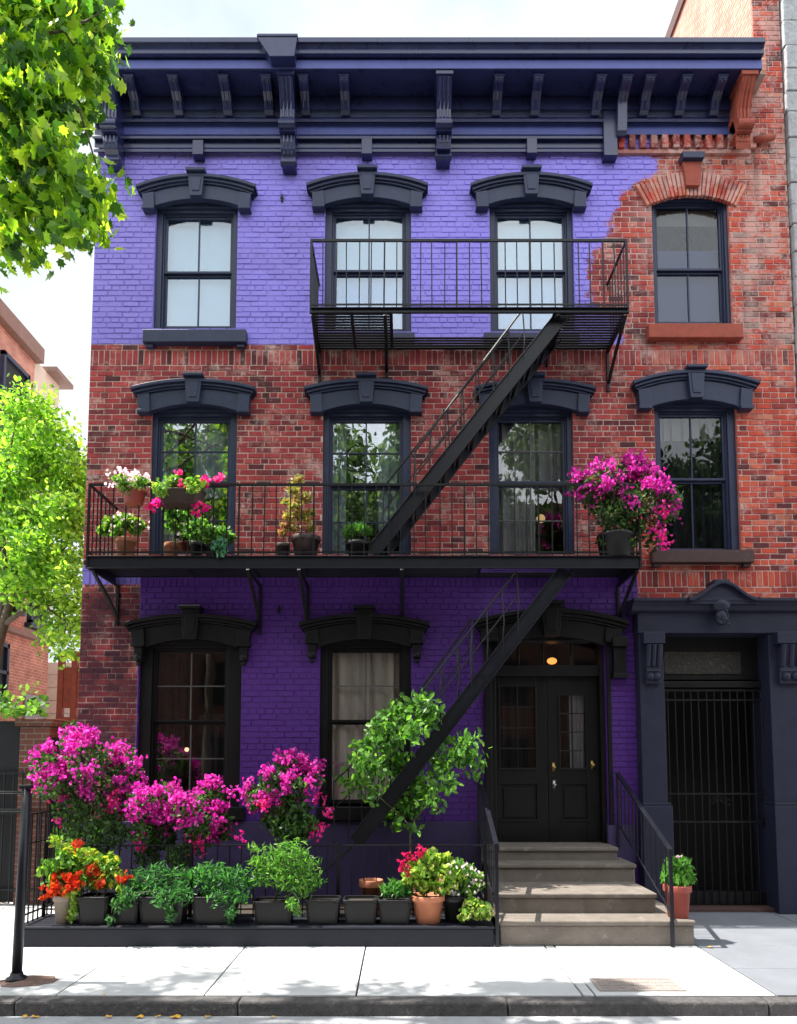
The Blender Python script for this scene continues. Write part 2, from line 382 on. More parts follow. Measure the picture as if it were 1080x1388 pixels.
        pc = mixc(noise(1.4, 6), PURPLE_A, PURPLE_B)
        pc = mixc(M('MULTIPLY', step(noise(3.0, 7, .7, mp.outputs[0]), .5, .3), .35), pc, PURPLE_C)
        pc = mixc(M('MULTIPLY', step(M('SUBTRACT', M('MULTIPLY', noise(.9, 4, .6), 2.2), M('MULTIPLY', X, .16)), 1.15, .6), .5), pc, (.17, .125, .42))
        pc = mixc(M('MULTIPLY', step(noise(2.2, 8, .75), .56, .12), .3), pc, (.36, .30, .70))
        pc = mixc(M('MULTIPLY', rnd, .18), pc, (.34, .28, .80))
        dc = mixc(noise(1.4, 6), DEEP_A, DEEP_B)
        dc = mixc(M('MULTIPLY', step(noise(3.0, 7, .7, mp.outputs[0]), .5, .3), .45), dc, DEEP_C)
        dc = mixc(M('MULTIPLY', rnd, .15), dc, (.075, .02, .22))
        pc = mixc(M('MULTIPLY', low, body), pc, dc)                # deeper violet over the ground floor zone
        pc = mixc(M('MULTIPLY', ismortar, .12), pc, (.06, .03, .16))
        col = mixc(paint, col, pc)
        rg = N('ShaderNodeMapRange'); rg.inputs[3].default_value = .85; rg.inputs[4].default_value = .5; l.new(paint, rg.inputs[0]); l.new(rg.outputs[0], b.inputs['Roughness'])
    l.new(col, b.inputs['Base Color'])
    bp = N('ShaderNodeBump'); bp.inputs['Strength'].default_value = .5; bp.inputs['Distance'].default_value = .012
    l.new(M('ADD', noise(40, 6, .7), M('MULTIPLY', noise(8, 4), .8)), bp.inputs['Height']); l.new(bp.outputs[0], b.inputs['Normal'])
    MATS[name] = m
RED_L = [(0, (.04, .012, .02)), (.18, (.18, .022, .032)), (.5, (.36, .036, .045)), (.8, (.46, .06, .06)), (1, (.46, .12, .10))]
RED_R = [(0, (.04, .013, .018)), (.16, (.27, .032, .03)), (.5, (.58, .062, .034)), (.8, (.66, .105, .048)), (1, (.62, .23, .14))]
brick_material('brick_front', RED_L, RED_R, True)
brick_material('brick_plain', RED_L, RED_R, False)
def brick_tex(name, c1, c2, mortar, scale=1.0):
    """far brickwork: brick pattern with relief in the material"""
    m = bpy.data.materials.new(name); m.use_nodes = True
    n, l = m.node_tree.nodes, m.node_tree.links; b = n['Principled BSDF']; b.inputs['Roughness'].default_value = .85
    tc = n.new('ShaderNodeTexCoord'); sp = n.new('ShaderNodeSeparateXYZ'); l.new(tc.outputs['Object'], sp.inputs[0])
    ad = n.new('ShaderNodeMath'); l.new(sp.outputs[0], ad.inputs[0]); l.new(sp.outputs[1], ad.inputs[1])
    cb = n.new('ShaderNodeCombineXYZ'); l.new(ad.outputs[0], cb.inputs[0]); l.new(sp.outputs[2], cb.inputs[1])
    t = n.new('ShaderNodeTexBrick'); t.inputs['Scale'].default_value = scale; t.inputs['Brick Width'].default_value = .22; t.inputs['Row Height'].default_value = .075
    t.inputs['Mortar Size'].default_value = .008; t.inputs['Color1'].default_value = c1 + (1,); t.inputs['Color2'].default_value = c2 + (1,); t.inputs['Mortar'].default_value = mortar + (1,)
    l.new(cb.outputs[0], t.inputs['Vector'])
    no = n.new('ShaderNodeTexNoise'); no.inputs['Scale'].default_value = 3; no.inputs['Detail'].default_value = 8; l.new(tc.outputs['Object'], no.inputs['Vector'])
    mx = n.new('ShaderNodeMix'); mx.data_type = 'RGBA'; mx.blend_type = 'OVERLAY'; mx.inputs[0].default_value = .6
    l.new(t.outputs['Color'], mx.inputs[6]); l.new(no.outputs['Fac'], mx.inputs[7]); l.new(mx.outputs[2], b.inputs['Base Color'])
    bp = n.new('ShaderNodeBump'); bp.inputs['Strength'].default_value = .5; bp.inputs['Distance'].default_value = .01; bp.invert = True
    l.new(t.outputs['Fac'], bp.inputs['Height']); l.new(bp.outputs[0], b.inputs['Normal'])
    MATS[name] = m
brick_tex('brick_far', (.36, .15, .09), (.27, .10, .065), (.42, .33, .27))
brick_tex('brick_pink', (.46, .20, .14), (.38, .15, .10), (.50, .38, .32))
brick_tex('brick_dark', (.14, .045, .03), (.09, .03, .02), (.16, .12, .10))

def lay_bricks(mb, cols, x0, x1, z0, z1, y, holes, soldier=()):
    """courses of single bricks standing a little proud of a mortar bed, cut round the openings"""
    bh, bl, j = .066, .205, .010
    def brick(a, b, c, d, rv):
        dy = rng.uniform(-.004, .003); e = .004
        k = len(mb.v); yy = y + .012
        mb.v += [(a, yy, c), (b, yy, c), (b, yy, d), (a, yy, d), (a+e, y+dy, c+e), (b-e, y+dy, c+e), (b-e, y+dy, d-e), (a+e, y+dy, d-e)]
        for f in ((4,5,6,7), (0,1,5,4), (1,2,6,5), (2,3,7,6), (3,0,4,7)): mb.f.append(tuple(i + k for i in f)); mb.m.append(0)
        cols.extend([(rv, 0, 0, 1)] * 8)
    def spans(za, zb):
        iv = [(x0, x1)]
        for hx0, hx1, hz0, hz1 in holes:
            if hz1 <= za + .02 or hz0 >= zb - .02: continue
            nv = []
            for a, b in iv:
                if hx1 <= a or hx0 >= b: nv.append((a, b)); continue
                if hx0 > a: nv.append((a, hx0))
                if hx1 < b: nv.append((hx1, b))
            iv = nv
        return iv
    z, row = z0, 0
    while z < z1 - .01:
        sol = any(a <= z < b for a, b in soldier)
        h = .205 if sol else bh
        zt = min(z + h, z1)
        L = bh if sol else (.098 if row % 6 == 3 else bl)
        for a, b in spans(z, zt):
            start = x0 - rng.uniform(0, .01) - ((L + j) / 2 if row % 2 else 0)
            k = math.floor((a - start) / (L + j)); p = start + k * (L + j)
            while p < b:
                q0, q1 = max(p, a), min(p + L, b)
                if q1 - q0 > .02:
                    r = rng.betavariate(1.9, 1.9)
                    if rng.random() < .06: r = rng.uniform(0, .06)
                    w = rng.uniform(-.003, .003)
                    brick(q0, q1, z + w, zt + w, r)
                p += L + j
        z = zt + j; row += 1
    xs = sorted({x0, x1} | {min(max(h[i], x0), x1) for h in holes for i in (0, 1)}); zs = sorted({z0, z1} | {min(max(h[i], z0), z1) for h in holes for i in (2, 3)})
    for i in range(len(xs) - 1):
        for k in range(len(zs) - 1):
            cx, cz = (xs[i] + xs[i+1]) / 2, (zs[k] + zs[k+1]) / 2
            if any(h[0] < cx < h[1] and h[2] < cz < h[3] for h in holes): continue
            n = len(mb.v); yy = y + .007
            mb.v += [(xs[i], yy, zs[k]), (xs[i+1], yy, zs[k]), (xs[i+1], yy, zs[k+1]), (xs[i], yy, zs[k+1])]
            mb.f.append((n, n+1, n+2, n+3)); mb.m.append(0); cols.extend([(.5, 1, 0, 1)] * 4)

# ------------------------------------------------------------------ setting: road, kerb, sidewalk, yard
def struct(mb, name, m, label, cat, **k):
    return tag(mb.build(name, m, **k), label, cat, kind='structure')
struct(MB().box(-150, 150, -150, 5.2, -.6, -.118), 'road', 'asphalt', 'dark asphalt street in front of the pale strip', 'road')
struct(MB().box(-150, 150, 5.2, 5.926, -.6, -.112), 'roadside', 'roadside', 'pale strip along the kerb with sunlight on the road put into its colour', 'roadside')
struct(MB().box(-150, 150, 12.0, 150, -.6, -.012), 'ground', 'concrete', 'paved ground behind and beside the houses', 'ground')
kb = MB(); x = -30.0
while x < 30:
    w = rng.uniform(1.6, 2.4); kb.box(x, x + w - .006, 5.93, 6.08, -.4, rng.uniform(-.006, .0)); x += w
struct(kb, 'kerb', 'curb_stone', 'dark rough stone kerb along the street', 'kerb', bevel=.018)
sw = MB(); XB = [-30, -22, -15, -9, -6.2, -4.4, -2.78, -1.59, -.37, 1.45, 1.55, 3.0, 4.6, 6.5, 9, 14, 22, 30]
YB = [6.086, 6.86, 7.72, 9.0, 10.4, 12.0]
for i in range(len(XB) - 1):
    for k in range(len(YB) - 1):
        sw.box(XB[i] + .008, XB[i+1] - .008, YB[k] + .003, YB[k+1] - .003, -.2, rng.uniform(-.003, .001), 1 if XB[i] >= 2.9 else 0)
sw.box(-30, 30, 6.09, 12.0, -.4, -.02, 2)
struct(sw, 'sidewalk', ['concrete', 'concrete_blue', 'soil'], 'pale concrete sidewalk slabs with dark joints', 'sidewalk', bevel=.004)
struct(MB().box(-3.85, .93, 8.32, 9.49, -.05, .10), 'soil_bed', 'soil', 'dark planting bed between fence and house wall', 'bed')
pit = MB(); q = P(30, 1335, 6.44)
ring = [(q.x + .05 + math.cos(a) * .27 * rng.uniform(.8, 1.15), 6.46 + math.sin(a) * .17 * rng.uniform(.8, 1.15)) for a in np.linspace(0, 6.28, 19)[:-1]]
pit.add([(a, b, .004) for a, b in ring] + [(q.x + (a - q.x) * .5, 6.46 + (b - 6.46) * .5, rng.uniform(.018, .03)) for a, b in ring] + [(q.x, 6.46, .035)],
        [(i, (i+1) % 18, 18 + (i+1) % 18, 18 + i) for i in range(18)] + [(18 + i, 18 + (i+1) % 18, 36) for i in range(18)])
struct(pit, 'dirt_patch', 'rust_iron', 'reddish brown crust of dirt round the foot of the street post', 'dirt')

# ------------------------------------------------------------------ the house
house = thing('brick_rowhouse', 'three storey brick rowhouse half painted purple, with black trim and stoop door', 'house', (.5, 9.6, 0))
XL, XR = -4.19, 5.28
ZTOP = P(0, 100, 9.4).z
def hole(x0, x1, y0, y1, Y=YF):
    a, b = P(x0, y0, Y), P(x1, y1, Y); m = P((x0 + x1) / 2, (y0 + y1) / 2, Y)
    h = (x1 - x0) / 2 / F * m.y / (ct - (PY - (y0 + y1) / 2) / F * st)
    return [m.x - h, m.x + h, b.z, a.z]
WIN = {  # floor+bay: opening px, glass px (x0,x1,y0,y1), meeting rail y, muntins (cols, rows), glass, shade
 '31': ((209, 321, 258, 446), (226, 312, 299, 443), 372, (2, 1)), '32': ((440, 557, 256, 449), (455, 545, 297, 447), 370, (2, 1)),
 '33': ((664, 778, 256, 449), (675, 763, 297, 447), 370, (2, 1)), '34': ((885, 990, 258, 438), (891, 975, 283, 437), 368, (2, 1)),
 '21': ((203, 320, 537, 752), (219, 308, 573, 752), 656, (2, 2)), '22': ((437, 557, 537, 752), (451, 541, 573, 752), 660, (2, 2)),
 '23': ((663, 778, 537, 752), (676, 763, 573, 752), 656, (2, 2)), '24': ((889, 1001, 531, 746), (896, 980, 566, 745), 652, (2, 1)),
 '11': ((186, 326, 854, 1096), (212, 304, 885, 1075), 979, (2, 2)), '12': ((433, 557, 854, 1096), (450, 541, 885, 1086), 979, (2, 2)),
}
HOLES = {k: hole(*v[0]) for k, v in WIN.items()}
DOOR = hole(662, 822, 854, 1150); DOOR[2] = .5
PORT = [P(898, 1000, YF).x, 4.86, -.02, P(0, 850, YF).z]
hl = list(HOLES.values()) + [DOOR, PORT]
wb = MB(); wc = []
z490 = P(0, 497, YF).z
lay_bricks(wb, wc, XL, XR, -.02, ZTOP, YF, hl, soldier=((z490, z490 + .18), (P(0, 800, YF).z, P(0, 800, YF).z + .1)))
nfront = len(wb.v)
# the rest of the shell: sides, back, roof, and the thickness of the front behind the bricks
for (a, b, c, d, e, f) in ((XL, XL + .25, YF + .013, 21, -.02, ZTOP), (XR - .25, XR, YF + .013, 21, -.02, ZTOP), (XL + .25, XR - .25, 20.75, 21, -.02, ZTOP), (XL + .25, XR - .25, YF + .3, 20.75, ZTOP - .3, ZTOP - .05)):
    wb.box(a, b, c, d, e, f, 1)
xs = sorted({XL + .25, XR - .25} | {h[i] for h in hl for i in (0, 1)}); zs = sorted({-.02, ZTOP} | {h[i] for h in hl for i in (2, 3)})
for i in range(len(xs) - 1):
    for k in range(len(zs) - 1):
        cx, cz = (xs[i] + xs[i+1]) / 2, (zs[k] + zs[k+1]) / 2
        if not any(h[0] < cx < h[1] and h[2] < cz < h[3] for h in hl): wb.box(xs[i], xs[i+1], YF + .016, YF + .3, zs[k], zs[k+1], 0)
wb.c = wc + [(.5, .2, 0, 1)] * (len(wb.v) - nfront)
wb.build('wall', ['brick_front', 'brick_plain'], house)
fl = MB()
for zz in (P(0, 800, YF).z, P(0, 480, YF).z): fl.box(XL + .25, XR - .25, YF + .3, 20.7, zz - .25, zz)
fl.box(XL + .25, XR - .25, 12.6, 12.8, -.02, ZTOP - .4)
for xx in (-1.75, .62, 2.95): fl.box(xx - .05, xx + .05, YF + .3, 12.6, .0, ZTOP - .4)
fl.build('floor', 'interior', house)

def arc_pts(cx, hw, zend, rise, n=14, x0=None, x1=None):
    rad = (hw * hw + rise * rise) / (2 * rise); zc = zend + rise - rad
    x0 = cx - hw if x0 is None else x0; x1 = cx + hw if x1 is None else x1
    return [(x0 + (x1 - x0) * i / n, zc + math.sqrt(max(rad * rad - (x0 + (x1 - x0) * i / n - cx) ** 2, 0))) for i in range(n + 1)]
def band(mb, cx, hw, zend, rise, t, y0, y1, hw2=None, mi=0):
    """arched band of thickness t (downwards), from its top curve"""
    strip(mb, arc_pts(cx, hw, zend, rise), arc_pts(cx, hw2 or hw, zend - t, rise), y0, y1)
def strip(mb, a, b, y0, y1):
    """solid between two curves of (x, z), without inner faces"""
    n = len(a); vs = []
    for i in range(n): vs += [(b[i][0], y0, b[i][1]), (a[i][0], y0, a[i][1]), (a[i][0], y1, a[i][1]), (b[i][0], y1, b[i][1])]
    fs = [(4*i + k, 4*i + 4 + k, 4*i + 4 + (k+1) % 4, 4*i + (k+1) % 4) for i in range(n - 1) for k in range(4)]
    mb.add(vs, [tuple(f[::-1]) for f in fs] + [(0, 1, 2, 3), tuple(range(4*n - 1, 4*n - 5, -1))])
def lintel(k, x0, x1, yend, ycrown, yfoot, yarc, ykey, m, feet=True, scroll=False):
    """segmental hood: stepped cap, fascia, keystone and two feet"""
    c = (x0 + x1) / 2; e = P(c, yend, YF - .155); cr = P(c, ycrown, YF - .155); cx = e.x
    hw = P(x1, yend, YF - .155).x - cx; rise = cr.z - e.z; s = hw / .80
    zfoot, zarc, zkey = P(c, yfoot, YF - .11).z, P(c, yarc, YF - .075).z, P(c, ykey, YF - .2).z
    mb = MB(); t = .045 * s
    band(mb, cx, hw, e.z, rise, t, YF - .155, YF + .01)
    band(mb, cx, hw - .025, e.z - t, rise, .035 * s, YF - .125, YF + .01)
    band(mb, cx, hw - .05, e.z - t - .035 * s, rise, .025 * s, YF - .10, YF + .01)
    top = arc_pts(cx, hw - .07, e.z - t - .06 * s, rise); bot = arc_pts(cx, hw - .24 * s, zarc - .10 * s, .10 * s)
    # fascia from the cap down to the arch over the opening
    strip(mb, top, bot, YF - .075, YF + .01)
    o = mb.build('lintel', m, house, bevel=.006)
    kb = MB(); kw = .11 * s; zc = cr.z
    kb.prism_y([(cx - kw * .72, zarc - .012), (cx + kw * .72, zarc - .012), (cx + kw, zkey - .04), (cx - kw, zkey - .04)], YF - .15, YF)
    kb.prism_y([(cx - kw * 1.16, zkey - .04), (cx + kw * 1.16, zkey - .04), (cx + kw * 1.22, zkey), (cx - kw * 1.22, zkey)], YF - .20, YF)
    kb.prism_y([(cx - kw * .45, zarc + .05), (cx + kw * .45, zarc + .05), (cx + kw * .66, zkey - .10), (cx - kw * .66, zkey - .10)], YF - .16, YF - .149)
    kb.build('keystone', m, o, bevel=.006)
    for sx in (-1, 1):
        fb = MB(); xa, xb = cx + sx * (hw - .07), cx + sx * (hw - .24 * s)
        fb.prism_y([(xb, zfoot), (xa - sx * .02, zfoot), (xa, e.z - .10 * s), (xb + sx * .02, e.z - .07 * s)] if sx > 0 else [(xa - sx * .02, zfoot), (xb, zfoot), (xb + sx * .02, e.z - .07 * s), (xa, e.z - .10 * s)], YF - .11, YF)
        fb.box(min(xa, xb) + .005, max(xa, xb) - .005, YF - .125, YF, zfoot - .02, zfoot + .025)
        if scroll:
            xm = (xa + xb) / 2
            fb.box(xm - .05, xm + .05, YF - .09, YF, zfoot - .20, zfoot - .02)
            fb.ball((xm, YF - .07, zfoot - .16), .055, 8); fb.ball((xm, YF - .05, zfoot - .235), .035, 8)
        fb.build('foot', m, o, bevel=.006)
    return o
def sheet(mb, x0, x1, z0, z1, y, waves=7, amp=.03, n=60):
    vs = []
    for i in range(n + 1):
        t = i / n; xx = x0 + (x1 - x0) * t; yy = y + amp * math.sin(t * waves * 6.283 + .6 * math.sin(t * 9)); vs += [(xx, yy, z0), (xx + .01 * math.sin(t * 20), yy * 1 - .0, z1)]
    mb.add(vs, [(2*i, 2*i+2, 2*i+3, 2*i+1) for i in range(n)]); return mb
def window(k, fm, gm, shade=None):
    (o0, g, yr, (nc, nrow)) = WIN[k]; h = HOLES[k]
    YS = YF + .13
    gh = hole(*g, Y=YS); gx0, gx1, gz0, gz1 = gh
    gz0 = max(gz0, h[2] + .03)
    fm_ = MB(); d0, d1 = YF + .055, YF + .29
    for xa, xb, za, zb in ((h[0], gx0 - .05, h[2], h[3]), (gx1 + .05, h[1], h[2], h[3]), (gx0 - .05, gx1 + .05, gz1 + .055, h[3])):
        if xb - xa > .004: fm_.box(xa, xb, d0, d1, za, zb)
    # inner step of the casing
    for xa, xb, za, zb in ((gx0 - .05, gx0 - .028, h[2], gz1 + .055), (gx1 + .028, gx1 + .05, h[2], gz1 + .055), (gx0 - .028, gx1 + .028, gz1 + .03, gz1 + .055)):
        fm_.box(xa, xb, d0 + .035, d1, za, zb)
    fm_.box(h[0] + .002, h[1] - .002, YF + .02, YF + .055, gz1 + .10, h[3] - .002)
    w = fm_.build('window', fm, house, bevel=.005)
    zr = P(500, yr, YS).z; th = .032
    for i, (za, zb, yy) in enumerate(((zr, gz1 + .03, YS), (gz0 - .03, zr, YS + .035))):
        sb = MB()
        sb.box(gx0 - .028, gx0, yy - .02, yy + .02, za, zb); sb.box(gx1, gx1 + .028, yy - .02, yy + .02, za, zb)
        sb.box(gx0, gx1, yy - .02, yy + .02, zb - th, zb)
        sb.box(gx0, gx1, yy - .021, yy + .02, za, za + (th if i == 0 else .05))
        mu = MB()
        for c in range(1, nc):
            xm = gx0 + (gx1 - gx0) * c / nc; mu.box(xm - .0085, xm + .0085, yy - .014, yy + .012, za + th, zb - th)
        for r_ in range(1, nrow):
            zm = za + (zb - za) * r_ / nrow; mu.box(gx0, gx1, yy - .012, yy + .011, zm - .0075, zm + .0075)
        so = sb.build('sash', fm, w, bevel=.003); mu.build('muntin', 'muntin_lit' if k[0] == '1' or k == '23' else fm, w)
        MB().box(gx0 - .01, gx1 + .01, yy + .004, yy + .008, za + .01, zb - .01).build('pane', gm, w)
    if shade: shade(w, gx0, gx1, gz0, gz1, zr, YS)
    return w
def blind_full(m): 
    return lambda w, a, b, c, d, r, y: MB().box(a - .02, b + .02, y + .09, y + .094, c - .02, d + .02).build('blind', m, w)
def drapes(m, amp=.03, waves=7, parts=((0, 1, 0, 1),)):
    def f(w, a, b, c, d, r, y):
        for u0, u1, v0, v1 in parts:
            sheet(MB(), a + (b - a) * u0 - .02, a + (b - a) * u1 + .02, c + (d - c) * v0, c + (d - c) * v1 + .02, y + .10, max(1, waves * (u1 - u0)), amp).build('curtain', m, w, smooth=True)
    return f
def multi(*fs):
    return lambda *a: [f(*a) for f in fs]
def blind_part(m, v0, v1):
    return lambda w, a, b, c, d, r, y: MB().box(a - .02, b + .02, y + .08, y + .084, c + (d - c) * v0, c + (d - c) * v1).build('blind', m, w)
window('31', 'frame_paint', 'glass_sky', blind_full('blind_white'))
window('32', 'frame_paint', 'glass_sky', multi(blind_part('blind_white', .5, 1.02), blind_part('blind_sky', -.02, .5)))
window('33', 'frame_paint', 'glass_sky', multi(blind_part('blind_white', .5, 1.02), blind_part('blind_sky', -.02, .5)))
window('34', 'frame_paint', 'glass_dim', multi(blind_part('blind_blue', -.02, .66), blind_part('blind_cream', .88, 1.02)))
window('21', 'frame_paint', 'glass_tree', drapes('curtain_sheer', parts=((0, .16, 0, 1), (.5, 1, .45, 1))))
window('22', 'frame_paint', 'glass_tree', drapes('curtain_sheer', parts=((0, .16, 0, 1), (.7, 1, .2, 1))))
window('23', 'frame_paint', 'glass_dark', drapes('curtain_sheer', parts=((0, .55, 0, 1), (.58, 1, .5, 1))))
window('24', 'frame_paint', 'glass_dim', multi(blind_part('blind_cream', .84, 1.02), drapes('curtain_dark')))
window('11', 'dark_frame', 'glass_dark', drapes('curtain_dark', parts=((0, .35, 0, 1), (.62, 1, 0, .55))))
window('12', 'dark_frame', 'glass_dark', drapes('curtain', .035, 5, ((0, .52, 0, 1), (.55, 1.0, 0, 1))))
lintel('31', 184, 346, 249, 234, 281, 269, 226, 'frame_paint'); lintel('32', 415, 580, 247, 232, 279, 267, 223, 'frame_paint')
lintel('33', 638, 803, 247, 232, 279, 267, 223, 'frame_paint')
lintel('21', 177, 345, 523, 512, 557, 547, 504, 'frame_paint'); lintel('22', 412, 580, 523, 512, 557, 547, 504, 'frame_paint')
lintel('23', 643, 808, 523, 512, 557, 547, 504, 'frame_paint'); lintel('24', 859, 1030, 515, 500, 552, 541, 493, 'frame_paint')
lintel('11', 168, 346, 843, 831, 874, 866, 820, 'dark_frame', scroll=True); lintel('12', 405, 582, 843, 831, 870, 866, 820, 'dark_frame', scroll=True)
lintel('door', 644, 852, 840, 824, 868, 862, 813, 'dark_frame')
# console block at the right end of the door hood
cb = MB(); a, b = P(826, 866, YF), P(848, 920, YF)
cb.box(a.x, b.x, YF - .16, YF, a.z - .12, a.z); cb.box(a.x + .02, b.x - .02, YF - .11, YF, b.z + .06, a.z - .12); cb.box(a.x, b.x, YF - .14, YF, b.z, b.z + .06)
cb.build('console', 'dark_frame', house, bevel=.008)
# sills
def sill(x0, x1, y0, y1, m, feet=False, proj=.11):
    a, b = P(x0, y0, YF - proj), P(x1, y1, YF - proj); mb = MB()
    mb.box(a.x, b.x, YF - proj, YF + .06, b.z, a.z)
    if feet:
        for xx in (a.x + .08, b.x - .08): mb.box(xx - .05, xx + .05, YF - .07, YF, b.z - .05, b.z)
    return mb.build('window_sill', m, house, bevel=.008)
sill(193, 333, 446, 463, 'frame_paint', True); sill(879, 1008, 438, 457, 'brick_stone'); sill(884, 1023, 745, 762, 'brown_sill', True)
for x0, x1 in ((432, 562), (656, 786)): sill(x0, x1, 450, 464, 'frame_paint', proj=.06)
for x0, x1 in ((180, 330), (428, 562)): sill(x0, x1, 1094, 1112, 'dark_frame')
for x0, x1 in ((197, 326), (430, 563), (656, 785)): sill(x0, x1, 753, 764, 'dark_frame', proj=.05)
# brick arch over the top right window
ab = MB(); ac = []; c = P(936, 262, YF); hw = P(1012, 262, YF).x - c.x
rise = .19; rad = (hw * hw + rise * rise) / (2 * rise); zc = P(936, 236, YF).z - rad; a0 = math.asin(hw / rad)
nv = 25
for i in range(nv):
    t0 = -a0 + 2 * a0 * i / nv + .004; t1 = -a0 + 2 * a0 * (i + 1) / nv - .004
    r0, r1 = rad - .33 - rng.uniform(0, .01), rad + rng.uniform(-.01, .01)
    ab.prism_y([(c.x + r0 * math.sin(t0), zc + r0 * math.cos(t0)), (c.x + r0 * math.sin(t1), zc + r0 * math.cos(t1)), (c.x + r1 * math.sin(t1), zc + r1 * math.cos(t1)), (c.x + r1 * math.sin(t0), zc + r1 * math.cos(t0))], YF - .035 - rng.uniform(0, .008), YF + .02)
    ac += [(rng.uniform(.35, 1), 0, 0, 1)] * 8
ab.c = ac
arch = ab.build('brick_arch', 'brick_plain', house, bevel=.004)
kz = MB(); kw = .13
zt, z0 = P(936, 217, YF).z, P(936, 258, YF).z
kz.prism_y([(c.x - kw * .7, z0), (c.x + kw * .7, z0), (c.x + kw, zt - .09), (c.x - kw, zt - .09)], YF - .09, YF); kz.build('keystone', 'brick_stone', arch, bevel=.005)
kz = MB(); kz.prism_y([(c.x - kw * 1.1, zt - .09), (c.x + kw * 1.1, zt - .09), (c.x + kw * 1.2, zt), (c.x - kw * 1.2, zt)], YF - .15, YF); kz.build('keystone_cap', 'frame_paint', arch, bevel=.005)

# ---- cornice
XC0, XC1 = -4.26, 4.72
def zp(py, Y): return P(545, py, Y).z
cm = MB()
z93 = zp(93, 8.95)
prof = [(8.84, zp(50, 8.84)), (8.84, zp(57, 8.84)), (8.87, zp(60, 8.87)), (8.89, zp(66, 8.89)), (8.885, zp(72, 8.885)), (8.93, zp(77, 8.93)), (8.97, zp(80, 8.97)), (8.955, zp(81, 8.955)), (8.955, z93), (9.36, z93), (9.36, z93 - .02), (9.6, z93 - .02), (9.6, zp(46, 8.84))]
cm.prism_x(prof, XC0, XC1)
# bed mould, frieze and lower moulding
zz = z93 - .02
bed = [(9.34, zz), (9.34, zp(148, 9.34)), (9.375, zp(150, 9.375)), (9.40, zp(158, 9.40)), (9.37, zp(161, 9.37)), (9.37, zp(165, 9.37)), (9.44, zp(166, 9.44)), (9.44, zp(183, 9.44)), (9.40, zp(184, 9.40)), (9.40, zp(188, 9.40)), (9.45, zp(190, 9.45)), (9.455, zp(200, 9.455)), (9.43, zp(202, 9.43)), (9.43, zp(206, 9.43)), (9.497, zp(207, 9.497)), (9.6, zp(207, 9.6)), (9.6, zz)]
x845 = P(836, 195, 9.44).x
cm.prism_x(bed, XL - .03, x845)
bed2 = [q for q in bed[:8]] + [(9.497, zp(184, 9.497)), (9.6, zp(184, 9.6)), (9.6, zz)]
cm.prism_x(bed2, x845 + .002, XC1)
corn = cm.build('cornice', 'purple_black', house, bevel=.006)
for ya, yb, yy, xa, xb in ((82, 93, 8.955, XC0 + .004, XC1 - .004), (166.5, 182.5, 9.44, XL + .1, XC1 - .22)):
    MB().box(xa, xb, yy - .004, yy + .004, zp(yb, yy), zp(ya, yy)).build('band', 'cornice_skylit', corn)  # lighter blue puts the skylight on these flat bands into the colour
def scroll_side(x, w, pts, name, m, extra=None):
    mb = MB(); mb.prism_x(pts, x - w / 2, x + w / 2)
    if extra: extra(mb)
    return mb.build(name, m, corn, bevel=.007)
def spiral_bracket(px, m, w=.19, low=228):
    x = P(px, 150, 9.1).x; z0 = z93 - .001
    zb = zp(low, 9.38); zm = zp(183, 9.25)
    H = z0 - zm
    pts = [(9.5, z0), (8.99, z0), (8.985, z0 - .06), (9.02, z0 - .12), (9.10, z0 - .22), (9.17, z0 - .36), (9.17, z0 - .5), (9.12, zm + .14), (9.10, zm + .07), (9.13, zm + .02), (9.20, zm),
           (9.23, zm - .01), (9.22, zm - .10), (9.25, zm - .2), (9.31, zb + .10), (9.30, zb + .03), (9.33, zb), (9.42, zb), (9.5, zb + .0)]
    def ex(mb):
        for s in (-.26, 0, .26):                     # raised ribs down the face
            mb.tube([(x + s * w, 8.995, z0 - .07), (x + s * w, 9.10, z0 - .22), (x + s * w, 9.165, z0 - .36), (x + s * w, 9.165, z0 - .5), (x + s * w, 9.11, zm + .12)], .018, 6)
            mb.tube([(x + s * w, 9.225, zm - .03), (x + s * w, 9.23, zm - .12), (x + s * w, 9.29, zb + .12)], .017, 6)
        for yy, zz_, r in ((9.16, zm + .07, .06), (9.36, zb + .06, .05)):
            k = MB(); mb.add(*_disc(x, yy, zz_, r, w * .5 + .015))
        mb.box(x - w / 2 - .02, x + w / 2 + .02, 8.965, 9.4, z0 - .055, z0 - .004)
        mb.box(x - w / 2 - .012, x + w / 2 + .012, 9.17, 9.42, zm - .012, zm + .016)
    return scroll_side(x, w, pts, 'bracket', m, ex)
def _disc(x, y, z, r, hw, n=14):
    vs = [(x + s * hw, y + r * math.cos(2 * math.pi * i / n), z + r * math.sin(2 * math.pi * i / n)) for s in (-1, 1) for i in range(n)]
    return vs, [tuple(range(n))[::-1], tuple(range(n, 2 * n))] + [(i, (i+1) % n, n + (i+1) % n, n + i) for i in range(n)]
for px, m, w, lo in ((145, 'purple_black', .19, 225), (388, 'purple_black', .19, 228), (602, 'purple_black', .19, 220), (1012, 'brick_stone', .18, 174)): spiral_bracket(px, m, w, lo)
